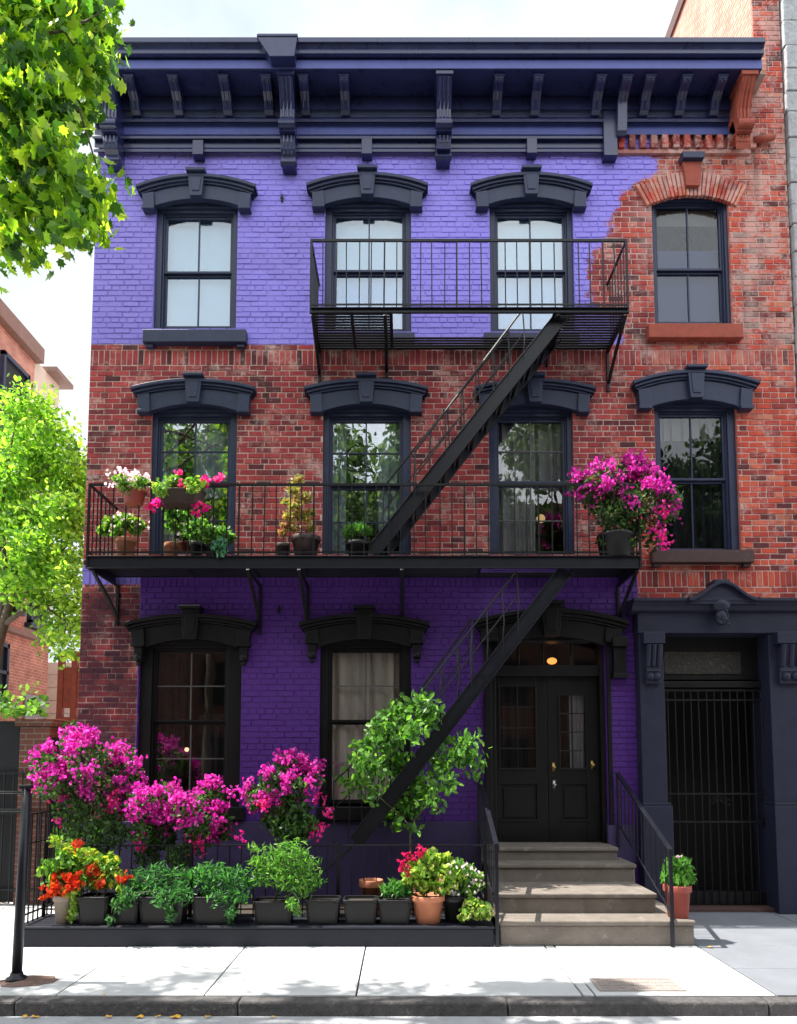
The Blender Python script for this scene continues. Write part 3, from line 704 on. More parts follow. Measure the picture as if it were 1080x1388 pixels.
def modillion(px, m='purple_black', w=.12, long=0):
    x = P(px, 125, 9.15).x; z0 = z93 - .001
    pts = [(9.39, z0), (9.02, z0), (9.02, z0 - .05), (9.06, z0 - .085), (9.16, z0 - .11), (9.25, z0 - .16), (9.30, z0 - .25 - long), (9.345, z0 - .28 - long), (9.39, z0 - .28 - long)]
    def ex(mb):
        for s in (-.25, .25): mb.tube([(x + s * w, 9.03, z0 - .07), (x + s * w, 9.155, z0 - .112), (x + s * w, 9.247, z0 - .16), (x + s * w, 9.3, z0 - .24)], .014, 6)
        mb.box(x - w / 2 - .012, x + w / 2 + .012, 9.005, 9.3, z0 - .04, z0 - .003)
    scroll_side(x, w, pts, 'modillion', m, ex)
for px in (178, 237, 305, 362, 412, 467, 675, 728, 812, 878, 927, 975): modillion(px)
modillion(847, w=.13, long=.30)
for px, ya, yb in ((268, 190, 210), (497, 188, 209), (721, 187, 208)):
    a, b = P(px - 7, ya, 9.38), P(px + 7, yb, 9.38); MB().box(a.x, b.x, 9.37, 9.5, b.z, a.z).build('frieze_block', 'purple_black', corn, bevel=.006)
a, b = P(817, 150, 9.38), P(837, 212, 9.38); MB().box(a.x, b.x, 9.36, 9.5, b.z, a.z).build('frieze_block', 'purple_black', corn, bevel=.006)
a, b = P(349, 48, 8.83), P(403, 79, 8.83)            # ressaut in the crown over the second bracket
rb = MB(); rb.prism_y([(P(366, 79, 8.83).x, b.z), (P(399, 79, 8.83).x, b.z), (P(403, 50, 8.83).x, a.z - .05), (P(349, 50, 8.83).x, a.z - .05)], 8.80, 8.95)
rb.box(a.x - .005, b.x + .005, 8.79, 8.95, a.z - .05, a.z - .012); rb.build('crown_block', 'purple_black', corn, bevel=.006)
# brick corbel course where the lower frieze has gone
db = MB(); za, zb_ = zp(185, 9.46), zp(205, 9.46); xx = x845 + .02; dc = []
while xx < XC1 + .05:
    db.box(xx, xx + .085, 9.42 + rng.uniform(0, .01), 9.51, zb_ + .03, za); dc += [(rng.uniform(.1, .6), 0, 0, 1)] * 8; xx += .15
db.box(x845 + .004, XC1 + .06, 9.455, 9.51, zb_ - .03, zb_ + .03); dc += [(.35, .3, 0, 1)] * 8
db.c = dc; db.build('corbel_course', 'brick_plain', house, bevel=.005)
# ---- double door in its deep frame
YD = YF + .17
dfm = MB()
tx0, tx1, tz0, tz1 = hole(673, 805, 872, 903, YD)
lx0, lxm, lx1 = P(671, 1000, YD).x, P(742, 1000, YD).x, P(811, 1000, YD).x
zt = P(742, 917, YD).z; zd = .835
dfm.box(DOOR[0], lx0 - .004, YF + .05, YF + .29, zd - .3, DOOR[3]); dfm.box(lx1 + .004, DOOR[1], YF + .05, YF + .29, zd - .3, DOOR[3])
dfm.box(lx0 - .004, lx1 + .004, YF + .05, YF + .29, tz1 + .01, DOOR[3]); dfm.box(lx0 - .004, lx1 + .004, YF + .09, YF + .29, zt, tz0)
dfm.box(DOOR[0] - .05, lx0 - .07, YF - .05, YF + .05, .75, DOOR[3] - .06); dfm.box(lx1 + .07, DOOR[1] + .06, YF - .05, YF + .05, .75, DOOR[3] - .06)
for px in (703, 736, 774): xm = P(px, 890, YD).x; dfm.box(xm - .01, xm + .01, YD - .02, YD + .02, tz0, tz1 + .01)
dd = dfm.build('double_door', 'door_paint', house, bevel=.005)
MB().box(lx0 - .004, lx1 + .004, YD + .003, YD + .007, tz0 - .004, tz1 + .014).build('transom_pane', 'glass_dark', dd)
def door_leaf(xa, xb, gx, pz, cols, knob):
    mb = MB(); y0, y1 = YD, YD + .05
    g0, g1 = P(gx[0], gx[2], YD), P(gx[1], gx[3], YD); p0, p1 = P(gx[0], pz[0], YD), P(gx[1], pz[1], YD)
    for a, b, c_, d in ((xa, g0.x, zd, zt), (g1.x, xb, zd, zt), (g0.x, g1.x, g0.z, zt), (g0.x, g1.x, p0.z, g1.z), (g0.x, g1.x, zd, p1.z)): mb.box(a, b, y0, y1, c_, d)
    mb.box(g0.x, g1.x, y0 + .03, y1 - .005, p1.z, p0.z); mb.box(g0.x + .05, g1.x - .05, y0 + .012, y0 + .03, p1.z + .05, p0.z - .05)
    for za in (g1.z, p1.z): mb.box(g0.x - .01, g1.x + .01, y0 - .018, y0 + .02, za - .004, za + .02)    # bottom mouldings
    for xm in (g0.x, g1.x): mb.box(xm - .012, xm + .012, y0 - .012, y0, g1.z + .02, g0.z + .012)
    for k in range(1, 4): z_ = g1.z + (g0.z - g1.z) * k / 4; mb.box(g0.x, g1.x, y0 + .01, y0 + .03, z_ - .007, z_ + .007)
    xm = (g0.x + g1.x) / 2; mb.box(xm - .007, xm + .007, y0 + .008, y0 + .032, g1.z, g0.z)
    o = mb.build('door_leaf', 'door_paint', dd, bevel=.004)
    return g0, g1
g0, g1 = door_leaf(lx0, lxm - .003, (676, 727, 930, 1043), (1063, 1113), 2, 0)
sheet(MB(), g0.x, g1.x, g1.z, g0.z, YD + .12, 5, .012).build('curtain', 'curtain_dark', dd)
MB().box(g0.x - .005, g1.x + .005, YD + .02, YD + .024, g1.z, g0.z).build('door_pane', 'glass_dark', dd)
g0, g1 = door_leaf(lxm + .003, lx1, (757, 795, 942, 1043), (1063, 1113), 2, 1)
sheet(MB(), (g0.x + g1.x) / 2 - .02, g1.x, g1.z, g0.z, YD + .09, 3, .01).build('curtain', 'curtain_sheer', dd)
MB().box(g0.x - .005, g1.x + .005, YD + .02, YD + .024, g1.z, g0.z).build('door_pane', 'glass_dark', dd)
for px, py, r, m in ((751, 1040, .025, 'brass'), (752, 1064, .022, 'steel'), (804, 1037, .028, 'brass')):
    q = P(px, py, YD - .05); hb = MB().ball(q, r, 8); hb.tube([q, (q.x, YD + .01, q.z)], .012, 8); hb.box(q.x - .02, q.x + .02, YD - .006, YD, q.z - .06, q.z + .06)
    hb.build('door_handle', m, dd, smooth=True)
# purple base block and baseboard left of the portal
bb = MB(); a, b = P(822, 1118, YF), P(860, 1150, YF); bb.box(a.x, b.x, YF - .06, YF, .6, a.z); 
bb.box(XL + .02, DOOR[0] - .06, YF - .035, YF, .02, P(0, 1113, YF).z - .0)
bb.build('base_course', mat('base_purple', (.035, .022, .085), .6, .2, 5, .15, 40), house, bevel=.006)
# ---- entrance portal with iron gate on the right
YP = 9.28
pm = MB(); zE0, zE1 = P(0, 858, YP).z, P(0, 828, YP).z
xP0, xP1 = P(866, 900, YP).x, 5.34
pm.box(xP0, xP1, YP, YF + .2, zE0, zE1)
zc1, zc0 = P(0, 810, 9.12).z, P(0, 826, 9.16).z
pm.prism_x([(9.28, zc0 - .02), (9.22, zc0), (9.20, zc0 + .05), (9.15, zc1 - .05), (9.12, zc1 - .04), (9.12, zc1), (YF + .02, zc1 + .03), (YF + .02, zc0 - .02)], xP0 - .09, xP1 + .1)
xk = P(973, 830, YP).x                                 # swept pediment in the middle of the cornice
crv = []
for i in range(25):
    t = -1 + 2 * i / 24; crv.append((xk + t * .44, zc1 - .05 + .22 * (math.cos(t * math.pi) * .5 + .5) ** 1.1))
pm.prism_y([(xk + .44, zc1 - .08), ] + crv[::-1] + [(xk - .44, zc1 - .08)][::1], 9.13, YF + .01)
strip(pm, [(x, z + .045) for x, z in crv], crv, 9.07, YF + .012)
pm.box(xk - .1, xk + .1, 9.12, 9.4, zc1 + .17, zc1 + .235)
port = pm.build('portal', 'portal_paint', house, bevel=.007)
for xa, xb in ((xP0 + .015, P(902, 950, YP).x), (P(1046, 950, YP).x, xP1)):
    pb = MB(); zb = P(0, 1090, YP).z
    pb.box(xa, xb, YP + .03, YF + .35, zb, zE0); pb.box(xa - .02, xb + .05, YP - .01, YF + .35, .0, zb - .02); pb.box(xa - .01, xb + .03, YP + .005, YF + .34, zb - .02, zb + .02)
    pb.build('pilaster', 'portal_paint', port, bevel=.008)
    c_ = MB(); w_ = (xb - xa) * .74 if xb - xa < .5 else .34; xm = (xa + xb) / 2 if xb - xa < .5 else xa + .24; zt_ = zE0
    c_.box(xm - w_ / 2 - .02, xm + w_ / 2 + .02, YP - .11, YP + .03, zt_ - .15, zt_ - .002)
    c_.prism_x([(YP - .09, zt_ - .15), (YP - .06, zt_ - .30), (YP - .03, zt_ - .42), (YP - .04, zt_ - .50), (YP + .03, zt_ - .52), (YP + .03, zt_ - .15)], xm - w_ * .4, xm + w_ * .4)
    for s in (-.3, 0, .3): c_.tube([(xm + s * w_, YP - .09, zt_ - .16), (xm + s * w_, YP - .065, zt_ - .30), (xm + s * w_, YP - .035, zt_ - .43)], .03, 8)
    for s in (-.18, .18): c_.ball((xm + s * w_, YP - .03, zt_ - .56), .055, 8)
    c_.box(xm - w_ * .42, xm + w_ * .42, YP - .03, YP + .03, zt_ - .65, zt_ - .5)
    c_.build('console', 'portal_paint', port, bevel=.007)
ob = MB()                                              # carved keystone drop
zk = P(973, 826, YP).z
ob.ball((xk, YP - .1, zk + .03), .12, 10, sc=(1.0, .7, .8)); ob.ball((xk, YP - .10, zk - .12), .085, 10, sc=(1, .8, 1.3))
for i in range(12): ob.ball((xk + rng.uniform(-.07, .07), YP - .15 + rng.uniform(-.015, .02), zk - .12 + rng.uniform(-.11, .07)), rng.uniform(.014, .024), 6)
ob.box(xk - .14, xk + .14, YP - .13, YP, zk + .06, zk + .13)
ob.build('carved_keystone', 'portal_paint', port, smooth=True)
pv = MB(); pv.box(PORT[0] - .1, xP1, 10.7, 10.8, -.02, 3.6); pv.box(PORT[0] - .12, PORT[0] - .02, YF + .3, 10.7, -.02, 3.6); pv.box(4.98, 5.03, YF + .3, 10.7, -.02, 3.6)
pv.box(PORT[0] - .1, 4.98, YF + .3, 10.7, 3.45, 3.55); pv.build('vestibule', 'interior', port)
th = MB().box(PORT[0], 4.86, YF - .1, 10.7, -.02, .05); th.build('threshold', 'brown_sill', port, bevel=.01)
YG = YF + .06
tm = MB(); z0, z1 = P(0, 932, YG).z, P(0, 924, YG).z
tm.box(PORT[0], 4.86, YG - .03, YG + .12, z0, z1); tm.box(PORT[0], 4.86, YG + .05, YG + .2, z1 + .03, PORT[3]); tm.build('transom_bar', 'door_paint', port, bevel=.005)
a, b = P(901, 883, YG), P(1006, 913, YG)
MB().box(a.x, b.x, YG + .03, YG + .049, b.z, a.z).build('transom_panel', mat('old_gold', (.012, .009, .006), .6, .4, 20, .8, 25, grime=((.10, .065, .02), .56, 22)), port)
gb = MB(); gx0, gx1 = P(906, 1000, YG).x, P(1033, 1000, YG).x; gz1 = P(0, 935, YG).z
for i in range(13):
    xx = gx0 + (gx1 - gx0) * i / 12; w_ = .006 * math.sin(i * 2.1); gb.tube([(xx, YG, .07), (xx + w_, YG, 1.1), (xx - w_, YG, gz1)], .0085, 6)
for py in (936, 949, 1076, 1114): zz_ = P(0, py, YG).z; gb.box(gx0 - .05, gx1 + .05, YG - .012, YG + .012, zz_ - .011, zz_ + .011)
gb.box(gx0 - .06, gx0 - .03, YG - .015, YG + .015, .06, gz1); gb.box(gx1 + .03, gx1 + .06, YG - .015, YG + .015, .06, gz1)
gb.box(gx0 + .1, gx1, YG + .02, YG + .05, .06, .22); gb.box(gx1 - .02, gx1 + .09, YG - .03, YG + .03, P(0, 1112, YG).z - .09, P(0, 1112, YG).z + .03)
gb.box(gx1 - .01, gx1 + .07, YG - .05, YG, .17, .29, 0)
gate = gb.build('security_gate', 'iron', house, bevel=.002)
sc = MB()
for k in range(5):
    cx_, cz_ = gx0 + .55 + .05 * k, P(0, 1086, YG).z + .03 * math.sin(k)
    sc.tube([(cx_ + .05 * math.cos(t) * (1 - t / 9), YG - .01, cz_ + .05 * math.sin(t) * (1 - t / 9)) for t in np.linspace(0, 7, 16)], .005, 5)
sc.build('scrollwork', 'iron', gate)

for px, py in ((382, 268), (378, 826), (765, 826), (262, 170)):
    q = P(px, py, YF - .02); wa = MB().box(q.x - .012, q.x + .012, YF - .03, YF, q.z - .05, q.z + .05); wa.box(q.x - .02, q.x + .02, YF - .036, YF, q.z - .015, q.z + .015)
    if py > 200: wa.build('wall_anchor', 'iron', house, bevel=.003)
# ------------------------------------------------------------------ lit lamps seen through the panes
q = P(748, 896, 10.3); lb = thing('ceiling_lamp', 'small warm lit lamp glowing behind the transom of the double door', 'lamp', q)
MB().ball(q, .06, 10, sc=(1.15, 1, .8)).build('globe', 'lamp_warm', lb, smooth=True); MB().tube([(q.x, q.y, q.z + .06), (q.x, q.y, q.z + .5)], .01).build('rod', 'iron', lb)
for px, py, lab in ((253, 1016, 'right one of two small warm bulbs inside the ground floor left window'), (224, 1016, 'left one of two small warm bulbs inside the ground floor left window')):
    q = P(px, py, 10.1); o = thing('hanging_lamp', lab, 'lamp', q, 'bulbs behind the ground floor window')
    MB().ball(q, .03, 8).build('bulb', 'bulb_warm', o, smooth=True); MB().tube([(q.x, q.y, q.z + .02), (q.x, q.y, q.z + 1.0)], .006).build('cord', 'iron', o)
q = P(733, 703, 10.1); o = thing('hanging_lamp', 'dim yellow lamp inside the upstairs window beside the balcony bougainvillea', 'lamp', q)
MB().ball(q, .06, 8).build('bulb', emitmat('bulb_dim', (1, .65, .25), .3), o, smooth=True); MB().tube([(q.x, q.y, q.z + .02), (q.x, q.y, q.z + .9)], .006).build('cord', 'iron', o)

# ------------------------------------------------------------------ fire escape
YB0 = 8.65
zU, zL = P(0, 418, YB0).z, P(0, 754, YB0).z
fe = thing('fire_escape', 'black iron fire escape with two balconies and two slanting stairs on the brick front', 'fire escape', (.8, 9.4, zL))
def balcony(x0, x1, z, fh, hatch, railtop, cross, brk, openfront=None):
    mb = MB()
    mb.box(x0, x1, YB0, YB0 + .012, z - fh, z, 0); mb.box(x0, x1, YB0 - .03, YB0, z - .008, z); mb.box(x0, x1, YB0 - .02, YB0, z - fh, z - fh + .008)
    for xx in (x0, x1 - .012): mb.box(xx, xx + .012, YB0 + .012, YF, z - fh, z)
    mb.box(x0 + .012, x1 - .012, YF - .04, YF - .025, z - .05, z)
    for xx in cross: mb.box(xx - .02, xx + .02, YB0 + .012, YF - .04, z - .055, z - .042)
    b = mb.build('balcony', ['iron_grey'], fe, bevel=.003)
    g = MB(); y = YB0 + .04
    while y < YF - .05:
        segs = [(x0 + .012, x1 - .012)]
        if hatch and y < hatch[2]: segs = [(x0 + .012, hatch[0]), (hatch[1], x1 - .012)]
        for a, c_ in segs: g.box(a, c_, y, y + .036, z - .040, z - .030)
        y += .058
    g.build('grating', 'iron', b)
    r = MB(); zt = railtop
    r.bar((x0, YB0, zt), (x1, YB0, zt), .022, .03); r.bar((x0, YB0, z + .05), (x1, YB0, z + .05), .012, .02)
    for xx in (x0, x1):
        r.bar((xx, YB0, zt), (xx, YF, zt), .022, .03); r.bar((xx, YB0, z + .05), (xx, YF, z + .05), .012, .02)
        for i in range(1, 7): yy = YB0 + (YF - YB0) * i / 7; r.bar((xx, yy, z), (xx, yy, zt), .013, .013)
        r.bar((xx, YB0, z - fh), (xx, YB0, zt + .01), .026, .026)
    n = round((x1 - x0) / .15)
    for i in range(1, n):
        xx = x0 + (x1 - x0) * i / n + rng.uniform(-.012, .012); j = rng.uniform(-.008, .008); r.bar((xx, YB0, z), (xx + j, YB0, zt), .013 if i % 6 else .02, .013)
    r.build('railing', 'iron', b)
    for xx, low, m in brk:
        k = MB(); a = Vector((xx, YB0 + .03, z - fh)); c_ = Vector((xx, YF, low)); mid = (a + c_) / 2 + Vector((0, .08, -.02))
        k.bar(a, mid, .04, .03); k.bar(mid, c_, .04, .03); k.box(xx - .02, xx + .02, YF - .03, YF, low - .1, z - fh); k.box(xx - .02, xx + .02, YB0 + .03, YF - .03, z - fh - .02, z - fh + .0)
        k.build('bracket', 'iron', b, bevel=.004)
    return b
xu0, xu1 = P(421, 420, YB0).x, P(851, 420, YB0).x
hx0, hx1 = P(530, 420, YB0).x, P(752, 420, YB0).x
balcony(xu0, xu1, zU, .065, (hx0, hx1, YF - .32), P(0, 326, YB0).z, [hx0, hx1, xu0 + .5],
        [(xu0 + .02, P(0, 510, YF).z, 0), (P(522, 420, YB0).x, P(0, 505, YF).z, 0), (xu1 - .02, P(0, 522, YF).z, 0), (P(758, 420, YB0).x, P(0, 488, YF).z, 0)])
xl0, xl1 = P(118, 760, YB0).x, P(868, 760, YB0).x
balcony(xl0, xl1, zL, .15, (P(655, 760, YB0).x, P(785, 760, YB0).x, YF - .25), P(0, 657, YB0).z, [P(p, 760, YB0).x for p in (240, 335, 405, 545, 655, 785)],
        [(xl0 + .05, P(0, 838, YF).z, 0), (P(335, 770, YB0).x, P(0, 850, YF).z, 0), (P(405, 770, YB0).x, P(0, 858, YF).z, 0), (P(545, 770, YB0).x, P(0, 850, YF).z, 0), (xl1 - .03, P(0, 842, YF).z, 0)])
def stair(top, bot, Y0, Y1, wpx, rails, name='stair'):
    a, b = P(*top, Y0), P(*bot, Y0); d = (b - a).normalized(); s = MB(); hh = wpx / F * Y0
    for yy in (Y0, Y1):
        o = Vector((0, yy - Y0, 0)); s.bar(a + o, b + o, .014, hh, up=(0, 0, 1))
        for e in (-1, 1):
            t = Vector((-d.z, 0, d.x)) * e * (hh / 2 - .006); s.bar(a + o + t - Vector((0, .018, 0)), b + o + t - Vector((0, .018, 0)), .035, .01)
    st_ = s.build('stair', 'iron_grey', fe, bevel=.003)
    t = MB(); n = int(abs(a.z - b.z) / .22)
    for i in range(n):
        c_ = a + (b - a) * ((i + .5) / n)
        for k in range(3): t.box(c_.x - .08 + k * .055, c_.x - .08 + k * .055 + .04, Y0 + .01, Y1 - .01, c_.z - .01, c_.z + .0)
        t.box(c_.x - .085, c_.x + .085, Y0 + .01, Y0 + .02, c_.z - .04, c_.z); 
    t.build('tread', 'iron', st_)
    for (p0, p1, yy, nb) in rails:
        h = MB(); u, v = P(*p0, yy), P(*p1, yy); h.tube([u, v], .014, 6)
        up_ = Vector((0, 0, -.32)); h.tube([u + up_, v + up_], .009, 6)
        for i in range(nb + 1):
            q = u + (v - u) * i / nb; k = (q.x - a.x) / (b.x - a.x); q2 = a + (b - a) * k; q2.y = yy
            m_ = (q + q2) / 2 + Vector((rng.uniform(-.03, .03), rng.uniform(-.02, .02), 0))
            h.tube([q, m_, q2], .0085, 5)
        h.build('handrail', 'iron', st_)
    return st_
stair((765, 424), (506, 748), 8.76, 9.28, 20, [((708, 420), (562, 612), 8.76, 7), ((690, 450), (520, 660), 9.28, 8)])
s2 = stair((768, 772), (482, 1142), 8.76, 9.28, 21, [((700, 774), (556, 958), 8.76, 7), ((640, 838), (540, 975), 9.28, 5), ((530, 988), (452, 1060), 8.9, 4)])
MB().tube([P(482, 1142, 8.76), P(438, 1182, 8.76)], .01, 6).build('drop_rod', 'iron', s2); MB().tube([P(486, 1138, 9.28), P(455, 1172, 9.28)], .01, 6).build('drop_rod', 'iron', s2)

# ------------------------------------------------------------------ stoop, plinth, fences
stp = thing('stoop', 'brownstone stoop of four steps with black iron railings at the double door', 'stoop', (1.8, 8.4, 0))
for y0, z0, z1, xr in ((7.66, 0, .255, 2.98), (8.03, .25, .465, 2.72), (8.78, .46, .675, 2.74), (9.08, .67, .835, 2.70)):
    sb = MB(); yb = YF - .07 if y0 < 9 else YF + .3
    xr2 = xr if y0 < 9 else 2.62
    sb.box(1.0, xr2, y0 + .03, yb, max(0, z0 - .2), z1 - .05); sb.box(.99, xr2 + .01, y0, yb - .002, z1 - .05, z1)
    sb.build('step', 'brownstone', stp, bevel=.014)
def stoop_rail(x, y0, z0f, z0t, y1, z1t):
    mb = MB(); a, b = Vector((x, y0, z0t)), Vector((x, y1, z1t))
    mb.bar(a, b, .05, .022); mb.bar(a, a + Vector((0, .0, -.06)), .05, .022)
    mb.bar((x, y0 + .01, 0.0), (x, y0 + .01, z0t), .035, .035); mb.bar((x, y1, .8), (x, y1, z1t), .03, .03)
    c_, d = Vector((x, y0 + .02, .34)), Vector((x, y1, .34 + (z1t - z0t) * .98)); mb.bar(c_, d, .02, .014)
    for i in range(1, 12):
        t = i / 12; p, q = a + (b - a) * t, c_ + (d - c_) * t; mb.bar(q, p, .013, .013)
    return mb.build('railing', 'iron_grey', stp, bevel=.002)
stoop_rail(.965, 7.64, 0, 1.02, 9.42, 1.74); stoop_rail(2.735, 7.62, 0, .97, 9.42, 1.73)
plz = .20
pl = MB().box(-3.92, .93, 7.65, 8.3, 0, plz - .025); pl.box(-3.935, .945, 7.64, 8.31, plz - .025, plz)
tag(pl.build('planter_plinth', 'plinth_paint', bevel=.008), 'low dark painted plinth along the sidewalk carrying the row of potted plants', 'plinth')
YN = 8.14
def fence_run(mb, a, b, z0, zt, n, r=.007, rails=(0,)):
    a, b = Vector(a), Vector(b)
    for i in range(n + 1):
        p = a + (b - a) * i / n; mb.bar((p.x, p.y, z0), (p.x + rng.uniform(-.006, .006), p.y, zt), r * 2, r * 2)
    for z in rails: mb.bar((a.x, a.y, z), (b.x, b.y, z), .026, .014)
ff = MB(); zft = P(0, 1146, YN).z
fence_run(ff, (-3.88, YN, 0), (.92, YN, 0), plz, zft, 36, .006, (zft, plz + .08))
for xx in (-3.88, -2.3, -.7, .9): ff.bar((xx, YN, plz), (xx, YN, zft + .03), .03, .03)
tag(ff.build('area_fence', 'iron', bevel=.002), 'low black iron fence standing on the plinth behind the row of planters', 'fence')
sf = MB(); zsf = P(0, 1098, 8.4).z
fence_run(sf, (-3.88, 7.70, 0), (-3.88, 9.45, 0), plz - .15, zsf, 17, .007, (zsf, zsf - .3, .3))
tag(sf.build('side_fence', 'iron', bevel=.002), 'black iron picket fence closing the left end of the planted area', 'fence')
# street post with two rails
pb = thing('street_post', 'leaning dark metal post on the sidewalk at the lower left of the photo', 'post', (P(22, 1330, 6.44).x, 6.44, 0))
q0, q1 = P(22, 1331, 6.44), P(36, 1066, 6.44); q0.z = 0
mb = MB().tube([q0, q0 + (q1 - q0) * .5, q1], [.043, .040, .036], 12); mb.lathe([(.085, 0), (.085, .02), (.055, .035), (.05, .06)], (q0.x, 6.44, .02), 16)
mb.build('pole', 'iron_grey', pb, smooth=True); MB().box(q1.x - .05, q1.x + .045, 6.40, 6.48, q1.z - .02, q1.z + .012).build('cap', 'iron_grey', pb, bevel=.008)
rr = MB()
for py in (1074, 1098): zz_ = P(30, py, 6.44).z; rr.tube([(q1.x - .01, 6.44, zz_), (-5.4, 6.44, zz_)], .012, 8)
rr.build('rail', 'iron_grey', pb)
# utility grate
a, b = P(800, 1344, 6.0), P(928, 1327, 6.35); x0, x1, y0, y1 = 1.62, 2.31, 6.19, 6.52
g = MB(); g.box(x0, x1, y0, y1, -.04, .002); 
for i in range(31):
    for k in range(3):
        xx = x0 + .025 + (x1 - x0 - .05) * i / 30; yy = y0 + .03 + k * (y1 - y0 - .05) / 3; g.box(xx - .007, xx + .007, yy, yy + .085, .002, .009)
for xa, xb, ya, yb in ((x0 - .01, x1 + .01, y0 - .01, y0 + .015), (x0 - .01, x1 + .01, y1 - .015, y1 + .01), (x0 - .01, x0 + .015, y0 + .015, y1 - .015), (x1 - .015, x1 + .01, y0 + .015, y1 - .015)): g.box(xa, xb, ya, yb, .002, .010)
tag(g.build('utility_grate', 'grate_iron'), 'rusty pinkish utility grate set in the sidewalk before the stoop', 'grate')

# ------------------------------------------------------------------ plants
GREEN = [(.06, .17, .025), (.09, .24, .035), (.14, .31, .05), (.035, .10, .02)]
DEEP = [(.03, .10, .03), (.045, .14, .035), (.07, .19, .05), (.02, .06, .02)]
LIME = [(.16, .30, .035), (.22, .36, .05), (.10, .22, .03), (.30, .40, .07)]
MAGENTA = [(.50, .014, .30), (.60, .04, .41), (.34, .01, .20), (.68, .13, .50)]
PINK = [(.75, .03, .22), (.65, .02, .16), (.8, .12, .35)]
def px_clumps(lst, Y, dep=.12):
    out = []
    for px, py, r in lst:
        y = Y + rng.uniform(-dep, dep); q = P(px, py, y); out.append((q.x, q.y, q.z, r / F * y))
    return out
def stems(base, clumps, parent, r=.012, m='stem', name='stem'):
    mb = MB(); b = Vector(base); nodes = [(b, r)]
    for x, y, z, rr_ in sorted(clumps, key=lambda c: (Vector(c[:3]) - b).length):
        e = Vector((x, y, z)); p, pr = min(nodes, key=lambda n: (n[0] - e).length + (.0 if n[0].z <= e.z else .2))
        mid = p.lerp(e, .5) + Vector((rng.uniform(-.04, .04), rng.uniform(-.04, .04), .03)); er = max(r * .25, pr * .72)
        mb.tube([p, mid, e], [pr, (pr + er) / 2, er], 6); nodes += [(mid, (pr + er) / 2), (e, er)]
    return mb.build(name, m, parent, smooth=True)
def flowers(clumps, n, per, size, pal, parent, front=.75, spread=.05, name='blossom', topbias=.3):
    """sprays of papery bracts gathered on the outside of the clumps"""
    cen = []
    tot = sum(c[3] ** 2 for c in clumps)
    for x, y, z, r in clumps:
        for _ in range(max(1, round(n * r * r / tot))):
            q = nr.normal(size=3); q[1] -= front; q[2] += topbias; q /= np.linalg.norm(q)
            c0 = np.array([x, y, z]) + q * r * nr.uniform(.85, 1.12); k = int(per * nr.uniform(.5, 1.5)) + 1
            cen.append(c0 + nr.normal(size=(k, 3)) * spread)
    cen = np.concatenate(cen)
    return leaves(np.repeat(cen, 3, 0) + nr.normal(size=(len(cen) * 3, 3)) * size * .2, size, ROUND, shades(len(cen) * 3, pal, jit=.25), .15, parent=parent, name=name, material='petal')
POTS = {
 'taper': [(.68, 0), (.72, .02), (.9, .80), (1.0, .80), (1.02, .82), (1.02, .98), (1.0, 1.0), (.9, 1.0), (.88, .9), (.1, .88)],
 'box': [(.86, 0), (.88, .02), (.98, .86), (1.03, .87), (1.03, .99), (1.0, 1), (.93, 1), (.91, .88), (.1, .87)],
}
def pot(parent, x, y, z, r, h, m, kind='taper', sq=0, sx=1, name='pot', sy=1):
    mb = MB().lathe([(a * r, b * h) for a, b in POTS[kind]], (x, y, z), 32, sq=sq)
    mb.v = [(v[0], y + (v[1] - y) * sy, v[2]) for v in mb.v]
    o = mb.build(name, m, parent, smooth=not sq, bevel=.004 if sq else 0)
    sl = MB().lathe([(.88 * r, h * .86), (.5 * r, h * .9), (.01, h * .91)], (x, y, z), 20, sq=sq)
    sl.v = [(v[0], y + (v[1] - y) * sy, v[2]) for v in sl.v]
    sl.build('soil', 'soil', o)
    return o
def shelf_z(py, Y): return P(0, py, Y).z
def potted(name, label, cat, px, Y, zb, wpx, hpx, pm_, clumps, nleaf, size, shape, pal, kind='taper', sq=0, sx=1, up=.4, dep=.06, group=None, fl=None, droop=0, lm='leaf', st_n=True, shell=.4):
    q = P(px, 1000, Y); q = Vector(((px - PX) / F * P(px, 1000, Y).y, Y, zb))
    # exact x for this height
    for _ in range(2):
        d = Vector((q.x, q.y, q.z - EYE)); k = d.y * ct + d.z * st; q.x = (px - PX) / F * k
    t = thing(name, label, cat, q, group)
    r = wpx / 2 / F * Y; h = hpx / F * Y
    if pm_: pot(t, q.x, q.y, q.z, r, h, pm_, kind, sq, sy=min(1, .145 / r) if sq else 1)
    cl = px_clumps([(a, b, c * 1.15) for a, b, c in clumps], Y, dep); nleaf = int(nleaf * 1.5)
    if pm_: cl = [(x, y - .19, z, r_) if z - r_ * .3 < q.z + h else (x, y, z, r_) for x, y, z, r_ in cl]
    if nleaf:
        pts = cloud(cl, nleaf, shell); leaves(pts, size, shape, shades(len(pts), pal), up, parent=t, droop=droop, material=lm)
        if st_n: stems((q.x, q.y, q.z + h * .88), cl, t, .008)
    for f in fl or (): flowers(cl if f[0] is None else px_clumps(f[0], Y - .03, dep), *f[1:-1], t, **f[-1])
    return t
